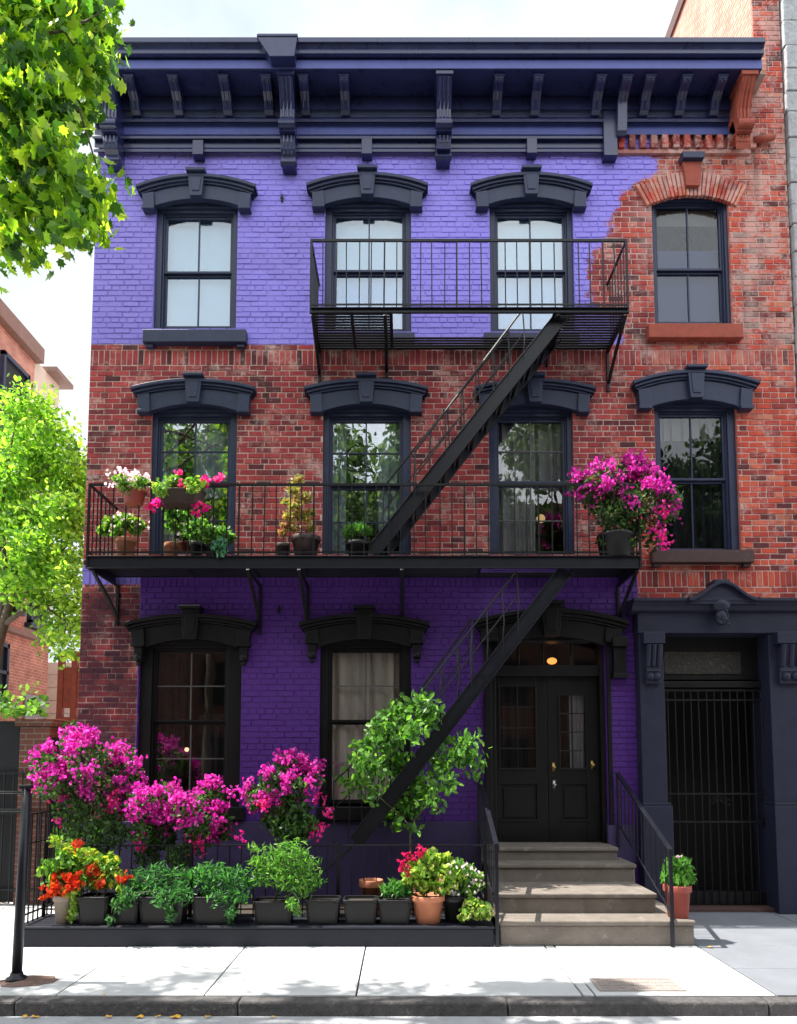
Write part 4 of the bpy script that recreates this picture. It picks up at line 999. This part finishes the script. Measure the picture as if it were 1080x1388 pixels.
def bougain(label, base, Y, clumps, nl, nf, per, dep, pot_=None, bare=None, group='magenta bougainvilleas', extra=None):
    b = P(base[0], base[1], Y); b = Vector((b.x, Y, base[2] if len(base) > 2 else b.z))
    t = thing('bougainvillea', label, 'flowering shrub', b, group)
    if pot_: pot(t, b.x, b.y, b.z, *pot_[:2], pot_[2], 'box', .0)
    cl = px_clumps(clumps, Y, dep)
    stems(b + Vector((0, 0, (pot_[1] * .8) if pot_ else 0)), cl, t, .02)
    green = cl + (px_clumps(bare, Y, dep * .7) if bare else [])
    pts = cloud(green, int(nl * 1.7), .6); leaves(pts, .058, OVAL, shades(len(pts), [(.035, .085, .02), (.055, .13, .028), (.085, .19, .04), (.02, .05, .015)]), .4, parent=t)
    flowers(cl, nf * .62, per * 1.7, .036, MAGENTA, t, spread=.038, topbias=.75)
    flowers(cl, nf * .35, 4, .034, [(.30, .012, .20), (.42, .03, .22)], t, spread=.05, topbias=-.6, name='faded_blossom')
    if extra: flowers(px_clumps(extra, Y - .1, .05), len(extra) * 2, 12, .033, PINK + MAGENTA[:2], t, spread=.04)
    return t
bougain('largest magenta bougainvillea, at the far left of the planted area before bare brick', (110, 1200, .1), 8.42,
        [(70, 1040, 30), (103, 1010, 20), (120, 1030, 34), (160, 1030, 28), (92, 1062, 26), (140, 1065, 32), (172, 1055, 24), (66, 1068, 22), (100, 1000, 16), (175, 1080, 16)], 2600, 95, 13, .28,
        bare=[(100, 1095, 28), (130, 1105, 36), (110, 1145, 32), (150, 1130, 28), (130, 1170, 28), (90, 1130, 20)], extra=[(58, 1068, 10), (85, 1085, 8), (82, 1110, 5), (150, 1082, 12)])
bougain('wide magenta bougainvillea spreading below the ground floor left window', (235, 1200, .1), 8.38,
        [(190, 1090, 24), (222, 1082, 26), (255, 1095, 24), (285, 1082, 24), (295, 1110, 22), (200, 1112, 20), (230, 1110, 24), (265, 1120, 22), (300, 1128, 16), (172, 1098, 14)], 2000, 90, 12, .2,
        bare=[(220, 1135, 24), (270, 1140, 24), (190, 1130, 20), (245, 1160, 22), (200, 1160, 20)], extra=[(268, 1150, 10), (320, 1133, 6), (198, 1140, 8)])
bougain('upright magenta bougainvillea against purple brick between the two ground floor windows', (395, 1200, .1), 8.4,
        [(390, 1038, 20), (412, 1050, 22), (370, 1060, 22), (350, 1078, 20), (400, 1068, 22), (425, 1058, 14), (345, 1090, 12), (380, 1085, 16)], 1900, 52, 11, .18,
        bare=[(400, 1095, 24), (390, 1120, 28), (410, 1120, 24), (375, 1110, 22)], extra=[(432, 1098, 12), (436, 1118, 9), (428, 1135, 8), (355, 1098, 10)])
bougain('magenta bougainvillea overflowing the right end of the upper iron balcony', (835, 752, zL + .0), 8.78,
        [(790, 662, 20), (820, 650, 24), (850, 642, 22), (880, 650, 20), (905, 675, 20), (835, 672, 24), (870, 675, 24), (800, 675, 16), (910, 695, 14), (780, 655, 14), (862, 634, 14)], 2200, 80, 11, .16, pot_=(.22, .30, 'pot_black'),
        bare=[(830, 695, 26), (860, 700, 24), (895, 700, 20), (890, 720, 16), (885, 738, 12), (812, 690, 18), (835, 715, 20), (860, 722, 20), (820, 735, 12), (850, 738, 12)], extra=[(900, 700, 12), (905, 725, 10), (893, 715, 8), (898, 742, 6)])
# big leafy shrub round the lower stair
t = thing('leafy_shrub', 'tall green shrub with broad leaves growing round the lower fire escape stair', 'shrub', (P(560, 1150, 8.9).x, 8.9, .1))
cl = px_clumps([(545, 965, 28), (575, 960, 26), (520, 985, 22), (510, 1005, 20), (560, 990, 22), (590, 975, 18), (530, 1030, 26), (505, 1045, 22), (545, 1050, 22), (600, 1035, 26), (625, 1020, 22), (640, 1030, 14), (570, 1070, 28), (600, 1060, 20), (555, 1095, 24), (535, 1110, 16), (640, 1005, 12), (615, 1000, 12), (490, 1030, 16), (480, 1050, 12), (585, 1085, 14), (535, 1000, 16), (600, 1000, 14), (555, 1120, 9), (472, 1065, 12), (500, 1070, 15), (495, 1015, 14), (530, 1075, 14), (645, 1045, 12)], 8.50, .14)
cl = [(x, 9.02 + rng.uniform(-.08, .1), z, r) if abs((PX + F * x / 8.5) - (482 + (1142 - (1035 - (z - EYE) / 8.5 * F)) * .773)) < r / 8.5 * F + 14 else (x, y, z, r) for x, y, z, r in cl]
pts = cloud([(x, y, z, r * .9) for x, y, z, r in cl], 2300, .1); pts += nr.normal(size=pts.shape) * .06; leaves(pts, .09, OVAL, shades(len(pts), GREEN + [(.16, .34, .05)]), .4, parent=t, droop=.5)
stems((t.location.x, 8.9, .1), cl, t, .014)
# ground row on the plinth, left to right
Yr = 7.86; zp0 = plz
potted('potted_plant', 'beige round pot with orange red flowers at the left end of the plinth', 'potted plant', 86, Yr, zp0, 28, 36, 'pot_beige', [(78, 1185, 20), (95, 1195, 16), (110, 1190, 14), (68, 1175, 14), (88, 1168, 16)], 420, .075, OVAL, GREEN + LIME[:2],
       fl=[([(70, 1203, 9), (80, 1198, 8), (76, 1186, 6), (103, 1190, 8), (98, 1197, 6)], 16, 8, .05, [(.50, .045, .008), (.58, .11, .015), (.42, .02, .008)], dict(spread=.03, topbias=0, front=1))])
potted('trailing_plant', 'yellow green creeper trailing beside the beige pot on the plinth', 'trailing plant', 102, Yr - .05, zp0, 12, 8, None, [(100, 1210, 9), (102, 1222, 8), (100, 1234, 7), (98, 1244, 6), (95, 1200, 8)], 200, .05, ROUND, LIME, st_n=False)
potted('potted_plant', 'square black pot with yellow leaves and small red flowers', 'potted plant', 131, Yr, zp0, 42, 36, 'pot_black', [(125, 1165, 16), (142, 1178, 18), (155, 1190, 14), (118, 1178, 16), (135, 1195, 16), (150, 1165, 12), (110, 1160, 12), (165, 1205, 8), (90, 1150, 14), (75, 1140, 9)], 560, .07, OVAL, LIME + GREEN[1:3] + [(.45, .42, .04)], kind='box', sq=.85,
       fl=[([(133, 1185, 7), (137, 1196, 5), (130, 1178, 6), (168, 1190, 6), (108, 1145, 5)], 12, 7, .04, [(.40, .03, .012), (.48, .07, .015)], dict(spread=.025, topbias=0, front=1))])
potted('potted_plant', 'low black pot half hidden under green stems left of the green planters', 'potted plant', 174, Yr, zp0, 36, 30, 'pot_black', [(172, 1222, 12), (185, 1205, 12), (158, 1240, 6)], 150, .06, OVAL, DEEP, kind='box', sq=.85)
potted('planter_box', 'black planter box of dense dark green leaves, left one of the two green boxes', 'planter', 222, Yr, zp0, 62, 36, 'pot_black', [(190, 1190, 18), (215, 1185, 20), (240, 1190, 20), (262, 1190, 16), (205, 1205, 18), (230, 1210, 18), (252, 1208, 16), (240, 1230, 10), (182, 1208, 14), (236, 1240, 6)], 800, .075, SLIM, [(.03, .12, .035), (.05, .19, .045), (.08, .25, .06), (.02, .07, .025)], kind='box', sq=.85, sx=1.0, up=.5)
potted('planter_box', 'black planter box of dense green leaves beside the lime shrub', 'planter', 292, Yr, zp0, 60, 36, 'pot_black', [(275, 1185, 18), (295, 1185, 20), (318, 1190, 20), (338, 1195, 14), (285, 1205, 16), (308, 1208, 18), (330, 1212, 14), (320, 1232, 10), (318, 1244, 5)], 780, .075, SLIM, [(.03, .13, .035), (.05, .20, .04), (.09, .27, .06), (.02, .07, .025)], kind='box', sq=.85, up=.5)
potted('potted_shrub', 'bushy lime green shrub in a black planter before the upright bougainvillea', 'potted shrub', 372, Yr, zp0, 54, 30, 'pot_black', [(370, 1165, 24), (395, 1155, 22), (415, 1175, 20), (360, 1185, 20), (385, 1190, 24), (410, 1200, 18), (428, 1195, 12), (350, 1170, 14), (400, 1220, 10), (405, 1232, 6), (345, 1150, 8)], 1050, .075, SLIM, [(.07, .22, .03), (.12, .30, .04), (.18, .36, .06), (.05, .14, .025)], kind='box', sq=.85, up=.4)
for px, w, lab in ((438, 46, 'empty black planter box right beside the lime green shrub'), (489, 46, 'empty black planter box with a weathered terracotta pot behind it')):
    potted('planter_box', lab, 'planter', px, Yr, zp0, w, 32, 'pot_black', [], 0, .05, OVAL, GREEN, kind='box', sq=.85, group='black planter boxes')
potted('planter_box', 'black planter box of short grassy green shoots', 'planter', 535, Yr, zp0, 44, 32, 'pot_black', [(525, 1208, 9), (540, 1205, 10), (552, 1208, 8), (533, 1200, 7)], 260, .09, SLIM, [(.05, .17, .03), (.08, .23, .04)], kind='box', sq=.85, up=-.1, droop=-1.5)
t = thing('clay_pot', 'small weathered terracotta pot standing behind the black planters', 'pot', (P(503, 1210, 8.28).x, 8.24, plz)); pot(t, t.location.x, 8.24, plz, .13, .38, 'terracotta')
potted('potted_plant', 'round terracotta pot of yellow green leaves with pink red blooms on the plinth', 'potted plant', 580, Yr, zp0, 45, 36, 'terracotta', [(567, 1182, 19), (590, 1176, 20), (607, 1185, 17), (575, 1198, 16), (597, 1198, 16), (556, 1192, 12), (582, 1164, 13), (604, 1168, 12)], 760, .065, ROUND, LIME + [(.36, .42, .10), (.28, .40, .07)],
       fl=[([(568, 1156, 6), (575, 1153, 4), (550, 1166, 5), (556, 1178, 4), (547, 1174, 4)], 12, 5, .034, [(.5, .02, .10), (.42, .012, .08)], dict(spread=.025, topbias=.2, front=.8)), ([(565, 1205, 6), (600, 1192, 8), (585, 1200, 8)], 7, 3, .03, [(.55, .25, .17), (.5, .3, .2)], dict(spread=.03))])
potted('potted_plant', 'black pot of small white flowers next to the stoop railing', 'potted plant', 616, Yr + .05, zp0, 34, 34, 'pot_black', [(625, 1180, 16), (640, 1190, 14), (615, 1195, 14), (632, 1205, 14), (648, 1200, 9), (610, 1178, 10)], 420, .06, OVAL, GREEN + LIME[:1], fl=[(None, 26, 2, .03, [(.75, .75, .68), (.7, .6, .6)], dict(spread=.03))])
potted('trailing_plant', 'pale green creeper spilling over the right end of the plinth', 'trailing plant', 645, Yr - .1, zp0, 30, 10, None, [(640, 1225, 10), (655, 1232, 10), (632, 1238, 9), (648, 1242, 8), (662, 1240, 6), (625, 1245, 5)], 330, .05, ROUND, LIME + [(.4, .46, .15)], st_n=False)
potted('potted_plant', 'red clay pot of upright green shoots at the right of the stoop', 'potted plant', 919, 7.85, .256, 36, 42, 'terracotta_red', [(911, 1182, 12), (927, 1182, 12), (919, 1192, 13), (933, 1190, 9), (905, 1190, 9), (920, 1170, 9), (910, 1170, 6), (929, 1172, 6)], 520, .10, SLIM, [(.06, .20, .03), (.10, .28, .04), (.15, .34, .06)], up=-.1, droop=-2.2, fl=[([(922, 1157, 3)], 1, 3, .03, [(.7, .4, .6)], dict(spread=.01))])
# balcony plants
Yb = 8.82; zb = zL + .0
potted('flower_basket', 'red hanging pot of white flowers hooked on the balcony rail', 'flower pot', 181, 8.6, P(0, 684, 8.6).z, 34, 20, 'terracotta_red', [(172, 660, 12), (186, 655, 13), (198, 662, 10), (178, 668, 10)], 260, .06, OVAL, GREEN + LIME[:2], fl=[(None, 22, 4, .035, [(.78, .75, .70), (.75, .6, .6)], dict(spread=.03))])
potted('flower_box', 'rail planter of pale green leaves with magenta and pink blooms on the balcony', 'flower box', 245, 8.6, P(0, 686, 8.6).z, 66, 20, 'pot_plum', [(218, 662, 13), (235, 655, 14), (252, 660, 13), (268, 665, 12), (225, 672, 10), (278, 655, 7)], 420, .065, OVAL, LIME + GREEN[1:3], kind='box', sq=.5,
       fl=[([(205, 682, 6), (216, 682, 6), (232, 678, 7), (242, 680, 6), (247, 662, 6), (278, 650, 6), (295, 650, 4), (241, 640, 4), (268, 690, 7), (267, 682, 5)], 20, 7, .045, PINK + MAGENTA[:1], dict(spread=.025, topbias=0))])
potted('potted_plant', 'terracotta pot of pale round leaves at the left corner of the balcony', 'potted plant', 170, Yb, zb, 28, 30, 'terracotta', [(150, 712, 12), (168, 708, 14), (182, 712, 12), (160, 720, 10), (190, 715, 8), (140, 720, 7)], 380, .065, ROUND, LIME + GREEN[1:3], fl=[(None, 8, 3, .03, [(.75, .7, .62)], dict(spread=.03))])
potted('potted_plant', 'tall green plant in an orange terracotta pot before the upstairs left window', 'potted plant', 232, Yb + .15, zb, 20, 28, 'terracotta', [(232, 700, 12), (238, 712, 12), (228, 688, 9), (245, 700, 9)], 260, .065, OVAL, GREEN)
potted('potted_plant', 'green bushy plant in the left one of two small dark pots on the balcony', 'potted plant', 266, Yb, zb, 20, 24, 'pot_black', [(258, 718, 11), (270, 712, 12), (278, 720, 10), (262, 726, 8)], 300, .06, OVAL, GREEN + [(.14, .30, .05)])
potted('potted_plant', 'leafy plant in the right one of two small dark pots on the balcony', 'potted plant', 286, Yb + .02, zb, 18, 22, 'pot_black', [(288, 720, 10), (300, 722, 12), (310, 730, 9), (296, 732, 8)], 280, .06, OVAL, GREEN)
potted('trailing_plant', 'blue green leaves drooping over the edge of the balcony floor', 'trailing plant', 298, 8.64, zb, 16, 8, None, [(298, 738, 9), (300, 750, 7), (292, 744, 6)], 150, .06, ROUND, [(.06, .20, .13), (.10, .28, .17), (.05, .15, .08)], st_n=False)
potted('potted_plant', 'tall pale yellowing plant in a ribbed dark pot against bare brick', 'potted plant', 414, Yb, zb, 40, 32, 'pot_plum', [(398, 665, 11), (405, 650, 9), (400, 685, 12), (408, 700, 12), (392, 700, 10), (395, 715, 9), (422, 715, 8), (412, 675, 10), (420, 695, 9), (388, 680, 7)], 520, .06, OVAL, [(.30, .28, .08), (.38, .33, .12), (.20, .24, .06), (.42, .24, .12)], shell=.2)
potted('potted_plant', 'small reddish pot beside the ribbed pot of the yellowing plant', 'potted plant', 383, Yb, zb, 20, 22, 'pot_plum', [(384, 722, 7), (388, 712, 6)], 90, .05, OVAL, [(.35, .14, .08), (.28, .22, .08)])
potted('potted_plant', 'black pot of bright grassy leaves below the middle upstairs window', 'potted plant', 485, Yb, zb, 34, 24, 'pot_black', [(476, 718, 8), (488, 716, 9), (498, 720, 7), (470, 724, 6)], 240, .08, SLIM, [(.08, .24, .03), (.13, .32, .05)], up=0, droop=-1.2)
# fallen leaves by the kerb
for px, py, w in ((160, 1379, 9), (200, 1381, 12), (224, 1379, 8), (248, 1379, 14), (290, 1376, 9), (62, 1377, 12), (50, 1379, 8), (375, 1377, 5), (152, 1335, 5), (828 + 125, 1277, 8)):
    y = 5.885 if py > 1350 else (6.05 if py > 1300 else 7.6); z = -.106 if py > 1350 else .006; d = Vector(((px - PX) / F * y * 1.0, y, z)); s = w / 2 / F * y
    mb = MB(); ring = [(d.x + s * math.cos(a) * rng.uniform(.7, 1.2), d.y + s * .7 * math.sin(a) * rng.uniform(.7, 1.2), d.z + rng.uniform(.0, .018)) for a in np.linspace(0, 6.28, 9)[:-1]]
    mb.add(ring + [(d.x, d.y, d.z + .012)], [(i, (i+1) % 8, 8) for i in range(8)])
    tag(mb.build('fallen_leaf', 'yellow_leaf', loc=d), 'small yellow fallen leaf lying on the paving', 'leaf', 'yellow fallen leaves')

# ------------------------------------------------------------------ trees
def tree(name, label, cat, base, trunk, clumps, nleaf, size, shape, pal, lm, r0, group=None, up=.3, droop=0, shell=.3, dense=None, loose=.06):
    t = thing(name, label, cat, base, group); tb = MB(); tp = [Vector(p) for p in trunk]
    tb.tube(tp, [r0 * (1 - .55 * i / (len(tp) - 1)) for i in range(len(tp))], 10)
    lo, top = tp[len(tp) // 2], tp[-1]
    limbs = []                                      # a few main limbs, twigs leave from the nearest one
    for k in range(7):
        x, y, z, r = clumps[(k * 37) % len(clumps)]
        a, e = lo.lerp(top, rng.random()), Vector((x, y, z)); pts = [a]
        for u in (.25, .5, .75, 1): pts.append(a.lerp(e, u) + Vector((rng.uniform(-.18, .18), rng.uniform(-.18, .18), .35 * math.sin(u * 3.1))))
        tb.tube(pts, [r0 * .36, r0 * .27, r0 * .19, r0 * .12, r0 * .05], 7); limbs += pts[1:]
    for x, y, z, r in clumps:
        e = Vector((x, y, z)); n = min(limbs, key=lambda q: (q - e).length)
        m1 = n.lerp(e, .5) + Vector((rng.uniform(-.15, .15), rng.uniform(-.15, .15), .08)); tb.tube([n, m1, e], [r0 * .09, r0 * .06, r0 * .025], 5)
    tb.build('trunk', 'bark', t, smooth=True)
    pts = cloud(clumps, nleaf, shell)
    if dense: pts = np.concatenate([pts, cloud(dense[0], dense[1], shell)])
    pts = pts + nr.normal(size=pts.shape) * loose
    leaves(pts, size, shape, shades(len(pts), pal), up, parent=t, name='crown', material=lm, droop=droop)
    return t
BRIGHT = [(.20, .37, .03), (.30, .48, .04), (.12, .27, .03), (.40, .54, .07), (.055, .15, .025), (.04, .11, .03)]
cl = []
for px, py, r in ((20, 30, 48), (70, 20, 45), (115, 30, 38), (140, 60, 24), (35, 95, 48), (85, 90, 46), (125, 100, 30), (25, 160, 44), (70, 160, 44), (105, 150, 34), (30, 225, 44), (75, 225, 40), (110, 250, 34), (145, 260, 17), (25, 285, 36), (70, 285, 38), (115, 295, 30), (140, 305, 16), (20, 330, 24), (55, 330, 20), (95, 320, 20), (130, 320, 12), (40, 358, 9), (100, 345, 8), (150, 85, 10), (150, 20, 14), (5, 345, 16)):
    y = rng.uniform(5.2, 6.5); q = P(px - 6, py - 8, y); cl.append((q.x, y, q.z, r * (.86 if py < 240 else .66) / F * y))
seen = list(cl)
for _ in range(46):
    a, b = rng.uniform(0, 6.28), rng.uniform(0, 1) ** .5; x, y, z = -6.3 + math.cos(a) * b * 2.6, 5.5 + math.sin(a) * b * 1.5, rng.uniform(6.0, 10.5)
    q = Vector((x, y, z)); dn = y * ct + (z - EYE) * st; pxx = PX + F * x / dn
    if pxx < -25: cl.append((x, y, z, rng.uniform(.4, .62)))
tree('street_tree', 'near tree whose bright broad leaves hang into the upper left corner', 'tree', (-6.6, 6.2, 0), [(-6.6, 6.2, 0), (-6.55, 6.1, 2), (-6.4, 5.9, 4.5), (-6.1, 5.8, 6.5), (-5.7, 5.8, 8.2)], cl, 9000, .105, MAPLE, BRIGHT, 'leaf_bright', .19, up=.35, droop=.7, shell=.1, dense=(seen, 5200), loose=.085)
cl = []
for px, py, r in ((20, 560, 26), (50, 545, 20), (30, 600, 36), (75, 590, 26), (100, 620, 20), (20, 650, 36), (65, 645, 36), (98, 660, 26), (25, 710, 36), (70, 705, 36), (100, 715, 24), (30, 770, 34), (75, 765, 32), (95, 780, 24), (85, 820, 22), (100, 845, 18), (92, 875, 14), (50, 810, 18), (12, 795, 18), (112, 640, 10), (60, 560, 16), (80, 850, 20), (82, 880, 12), (105, 810, 14), (60, 775, 28), (112, 740, 12), (45, 620, 34), (85, 690, 30), (45, 740, 34)):
    y = rng.uniform(12.0, 14.0); q = P(px, py, y); cl.append((q.x, y, q.z, r / F * y))
seen = list(cl)
for _ in range(26): cl.append((rng.uniform(-9.5, -7.2), rng.uniform(12, 15.0), rng.uniform(5.2, 8.2), rng.uniform(.4, .7)))
for _ in range(14): cl.append((rng.uniform(-6.3, -4.9), rng.uniform(13.5, 15.5), rng.uniform(3.4, 7.2), rng.uniform(.35, .6)))
tree('alley_tree', 'yellow green tree behind the fence at the left of the house', 'tree', (-7.7, 13.4, 0), [(-7.7, 13.4, 0), (-7.66, 13.4, 1.5), (-7.5, 13.3, 3.4), (-7.0, 13.1, 5)], cl, 12000, .105, OVAL, [(.19, .38, .05), (.27, .48, .08), (.13, .29, .045), (.35, .54, .12), (.07, .18, .035)], 'leaf_bright', .16, up=.5, shell=.15, dense=(seen, 10500), loose=.15)
def round_crown(cx, cy, cz, r, n):
    o = []
    for _ in range(n):
        q = nr.normal(size=3); q /= np.linalg.norm(q); k = r * nr.uniform(.35, .95); o.append((cx + q[0] * k, cy + q[1] * k, cz + q[2] * k * .9, r * nr.uniform(.2, .34)))
    return o
for i, (x, y, z, r) in enumerate(((-6.6, -5.6, 11.3, 4.3), (-.6, -5.8, 10.6, 4.4), (5.6, -5.4, 11.2, 4.2), (11.0, -6.0, 10.4, 4.2))):
    tree('facing_tree', ('leafy tree across the street mirrored in the leftmost upstairs panes', 'leafy tree across the street mirrored in the middle upstairs panes', 'leafy tree across the street mirrored in the panes above the double door', 'leafy tree across the street mirrored in the panes above the iron gate')[i], 'tree', (x, y, -.13), [(x, y, -.13), (x, y, 2.2), (x + .1, y, 5.0), (x, y, z)], round_crown(x, y, z, r, 30), 9500, .25, OVAL, [(.06, .12, .04), (.09, .16, .055), (.035, .07, .025), (.13, .20, .08)], 'leaf', .19, up=.4)

# ------------------------------------------------------------------ neighbours
nb = thing('neighbour_building', 'taller neighbouring building at the right edge, red brick side wall and pale rough stone front', 'building', (7, 10, 0))
ZN = 15.0
npb = MB(); nc_ = []
lay_bricks(npb, nc_, 4.90, 5.28, ZTOP + .0, ZN, YF + .005, [])
n0 = len(npb.v); npb.box(4.90, 5.28, YF + .02, 20, ZTOP + .3, ZN, 1); npb.box(4.74, 4.9, YF - .3, YF + .3, ZTOP - .2, ZTOP + .28, 1)
npb.c = nc_ + [(.6, 0, 0, 1)] * (len(npb.v) - n0); npb.build('brick_pier', ['brick_plain', 'brick_pink'], nb)
fr = MB(); z = 0; row = 0
while z < ZN:
    h = rng.uniform(.28, .4); fr.box(5.30 + rng.uniform(-.012, .012), 12, YF - .06 + rng.uniform(-.012, .012), YF + .3, z, z + h - .012); z += h
fr.box(5.31, 12, YF - .02, 20, 0, ZN); fr.build('stone_front', 'grey_stone', nb, bevel=.012)
MB().box(4.86, 12.05, YF - .12, 20, ZN, ZN + .25).build('coping', 'brown_sill', nb)
q = P(1034, 196, YF); pp = MB().tube([(q.x - .16, YF - .07, q.z), (q.x + .12, YF - .07, q.z + .05)], .045, 10); pp.tube([(q.x - .05, YF - .05, q.z), (q.x - .05, YF + .02, q.z)], .03, 8)
pp.build('clay_pipe', 'brick_stone', house, smooth=True)
# left side of the gap: buildings whose side walls face right
XS = -9.5
lb_ = thing('corner_building', 'red brick building with tall dark windows at the far left edge', 'building', (XS - 3, 16, 0))
w_ = MB(); w_.box(XS - 6, XS, 15.2, 18.3, 5.1, 12.2); w_.box(XS - 6, XS + .02, 15.2, 19.6, 0, 5.0); w_.build('wall', 'brick_pink', lb_)
MB().box(XS - 6, XS + .2, 15.1, 18.4, 12.2, 12.6).build('cornice', 'cornice_brown', lb_, bevel=.02); MB().box(XS - 6, XS + .14, 15.15, 19.65, 5.0, 5.14).build('ledge', 'cornice_brown', lb_, bevel=.02)
for ya, yb, za, zb_ in ((16.7, 17.9, 9.2, 11.6), (16.3, 17.5, 3.3, 4.7), (18.45, 19.3, 5.4, 7.4), (16.7, 17.9, 5.6, 7.8)):
    wf = MB()
    for a, b, c_, d in ((ya, ya + .09, za, zb_), (yb - .09, yb, za, zb_), (ya, yb, zb_ - .1, zb_), (ya, yb, za, za + .09), (ya, yb, (za + zb_) / 2 - .04, (za + zb_) / 2 + .04)): wf.box(XS + .0, XS + .11, a, b, c_, d)
    wf.box(XS, XS + .18, ya - .12, yb + .12, za - .12, za)
    o = wf.build('window', 'frame_paint', lb_); MB().box(XS + .003, XS + .05, ya + .09, yb - .09, za + .09, zb_ - .1).build('pane', 'panel_dark', o)
MB().box(XS + .03, XS + .08, 18.4, 19.5, 2.6, 3.6).build('wall_panel', 'grey_panel', lb_, bevel=.01)
cb_ = thing('cream_building', 'pale cream building with a brown eave showing above the alley tree', 'building', (XS - 3, 20, 0))
MB().box(XS - 6, XS - .02, 18.31, 19.7, 5.15, 12.3).build('wall', 'cream_wall', cb_); MB().box(XS - 6, XS + .28, 18.9, 19.9, 12.3, 12.42).build('eave', 'cornice_brown', cb_)
for ya, za in ((18.7, 9.2),): o = MB().box(XS - .03, XS + .03, ya, ya + .6, za, za + 1.9).build('window', 'panel_dark', cb_)
ww = MB()
for k in range(13): ww.box(-10.6, -8.3 + rng.uniform(-.006, .006), 20.4, 20.8, .0 + k * .36, .35 + k * .36)
tag(ww.build('garden_wall', 'white_wall', bevel=.01), 'whitewashed block wall behind the alley tree, left of the red timber frame', 'wall')
rt = MB()
for xx in (-8.35, -8.02, -7.6, -7.2): rt.box(xx - .07, xx + .07, 17.9, 18.04, 0, 4.6)
for zz_ in (1.4, 2.9, 4.5): rt.box(-8.42, -7.1, 17.88, 18.06, zz_ - .08, zz_ + .08)
for zz_ in (.2, 1.7, 3.2): rt.box(-8.28, -7.1, 17.93, 18.0, zz_, zz_ + 1.0)
tag(rt.build('timber_frame', 'red_timber', bevel=.01), 'dark red timber frame standing in the alley beside the brick corner', 'frame')
# fence across the alley with pier, ivy
YA = 9.9
af = MB(); af.box(-9, -5.12, YA, YA + .05, .03, 2.42); xx = -9
while xx < -4.3: af.bar((xx, YA - .05, .02), (xx, YA - .05, 1.75), .018, .018); xx += .12
for zz_ in (.2, 1.2, 1.72): af.bar((-9, YA - .05, zz_), (-4.25, YA - .05, zz_), .03, .02)
af.box(-4.72, -4.25, YA + .06, YA + .1, 0, 2.2)
tag(af.build('alley_fence', 'panel_dark', bevel=.003), 'dark boarded fence with iron pickets across the alley at far left', 'fence')
br = MB().box(-5.12, -4.72, YA - .02, YA + .4, 0, 2.35); br.box(-5.17, -4.67, YA - .07, YA + .45, 2.35, 2.45)
tag(br.build('brick_pier', 'brick_dark', bevel=.01), 'dark brick gate pier between the alley fence and the bougainvillea', 'pier')
iv = thing('ivy', 'green ivy growing along the top of the dark alley fence', 'climbing plant', (-5.6, YA + .1, 2.4))
pts = np.column_stack([nr.uniform(-9, -4.8, 900), YA + nr.normal(0, .15, 900), 2.5 + np.abs(nr.normal(0, .16, 900))]); leaves(pts, .09, ROUND, shades(900, GREEN + LIME[:1]), .3, parent=iv)
iv2 = thing('dark_hedge', 'dark hedge between the gate pier and the corner of the house', 'hedge', (-4.6, YA + .5, 0))
pts = np.column_stack([nr.uniform(-5.2, -4.2, 1300), YA + .55 + nr.normal(0, .2, 1300), nr.uniform(.3, 2.45, 1300)]); leaves(pts, .09, OVAL, shades(1300, [(.02, .05, .015), (.03, .08, .02)]), .3, parent=iv2)
# houses across the street, mirrored in the panes and shading the front from the low sky
ob_ = thing('facing_rowhouse', 'brick rowhouses across the street, seen only mirrored in the window panes', 'building', (0, -12, -.13))
MB().box(-26, 26, -20, -12, -.13, 12.4).build('wall', 'brick_dark', ob_); MB().box(-26.2, 26.2, -20, -11.6, 12.4, 13.0).build('cornice', 'cornice_brown', ob_)
wf = MB(); pn = MB()
for i in range(16):
    for z in (1.2, 4.4, 7.6): xx = -24 + i * 3.2; wf.box(xx - .65, xx + .65, -12.0, -11.94, z - .1, z + 1.9); pn.box(xx - .5, xx + .5, -11.94, -11.92, z, z + 1.75)
wf.build('window_frame', 'brown_sill', ob_); pn.build('window_glass', 'panel_dark', ob_)
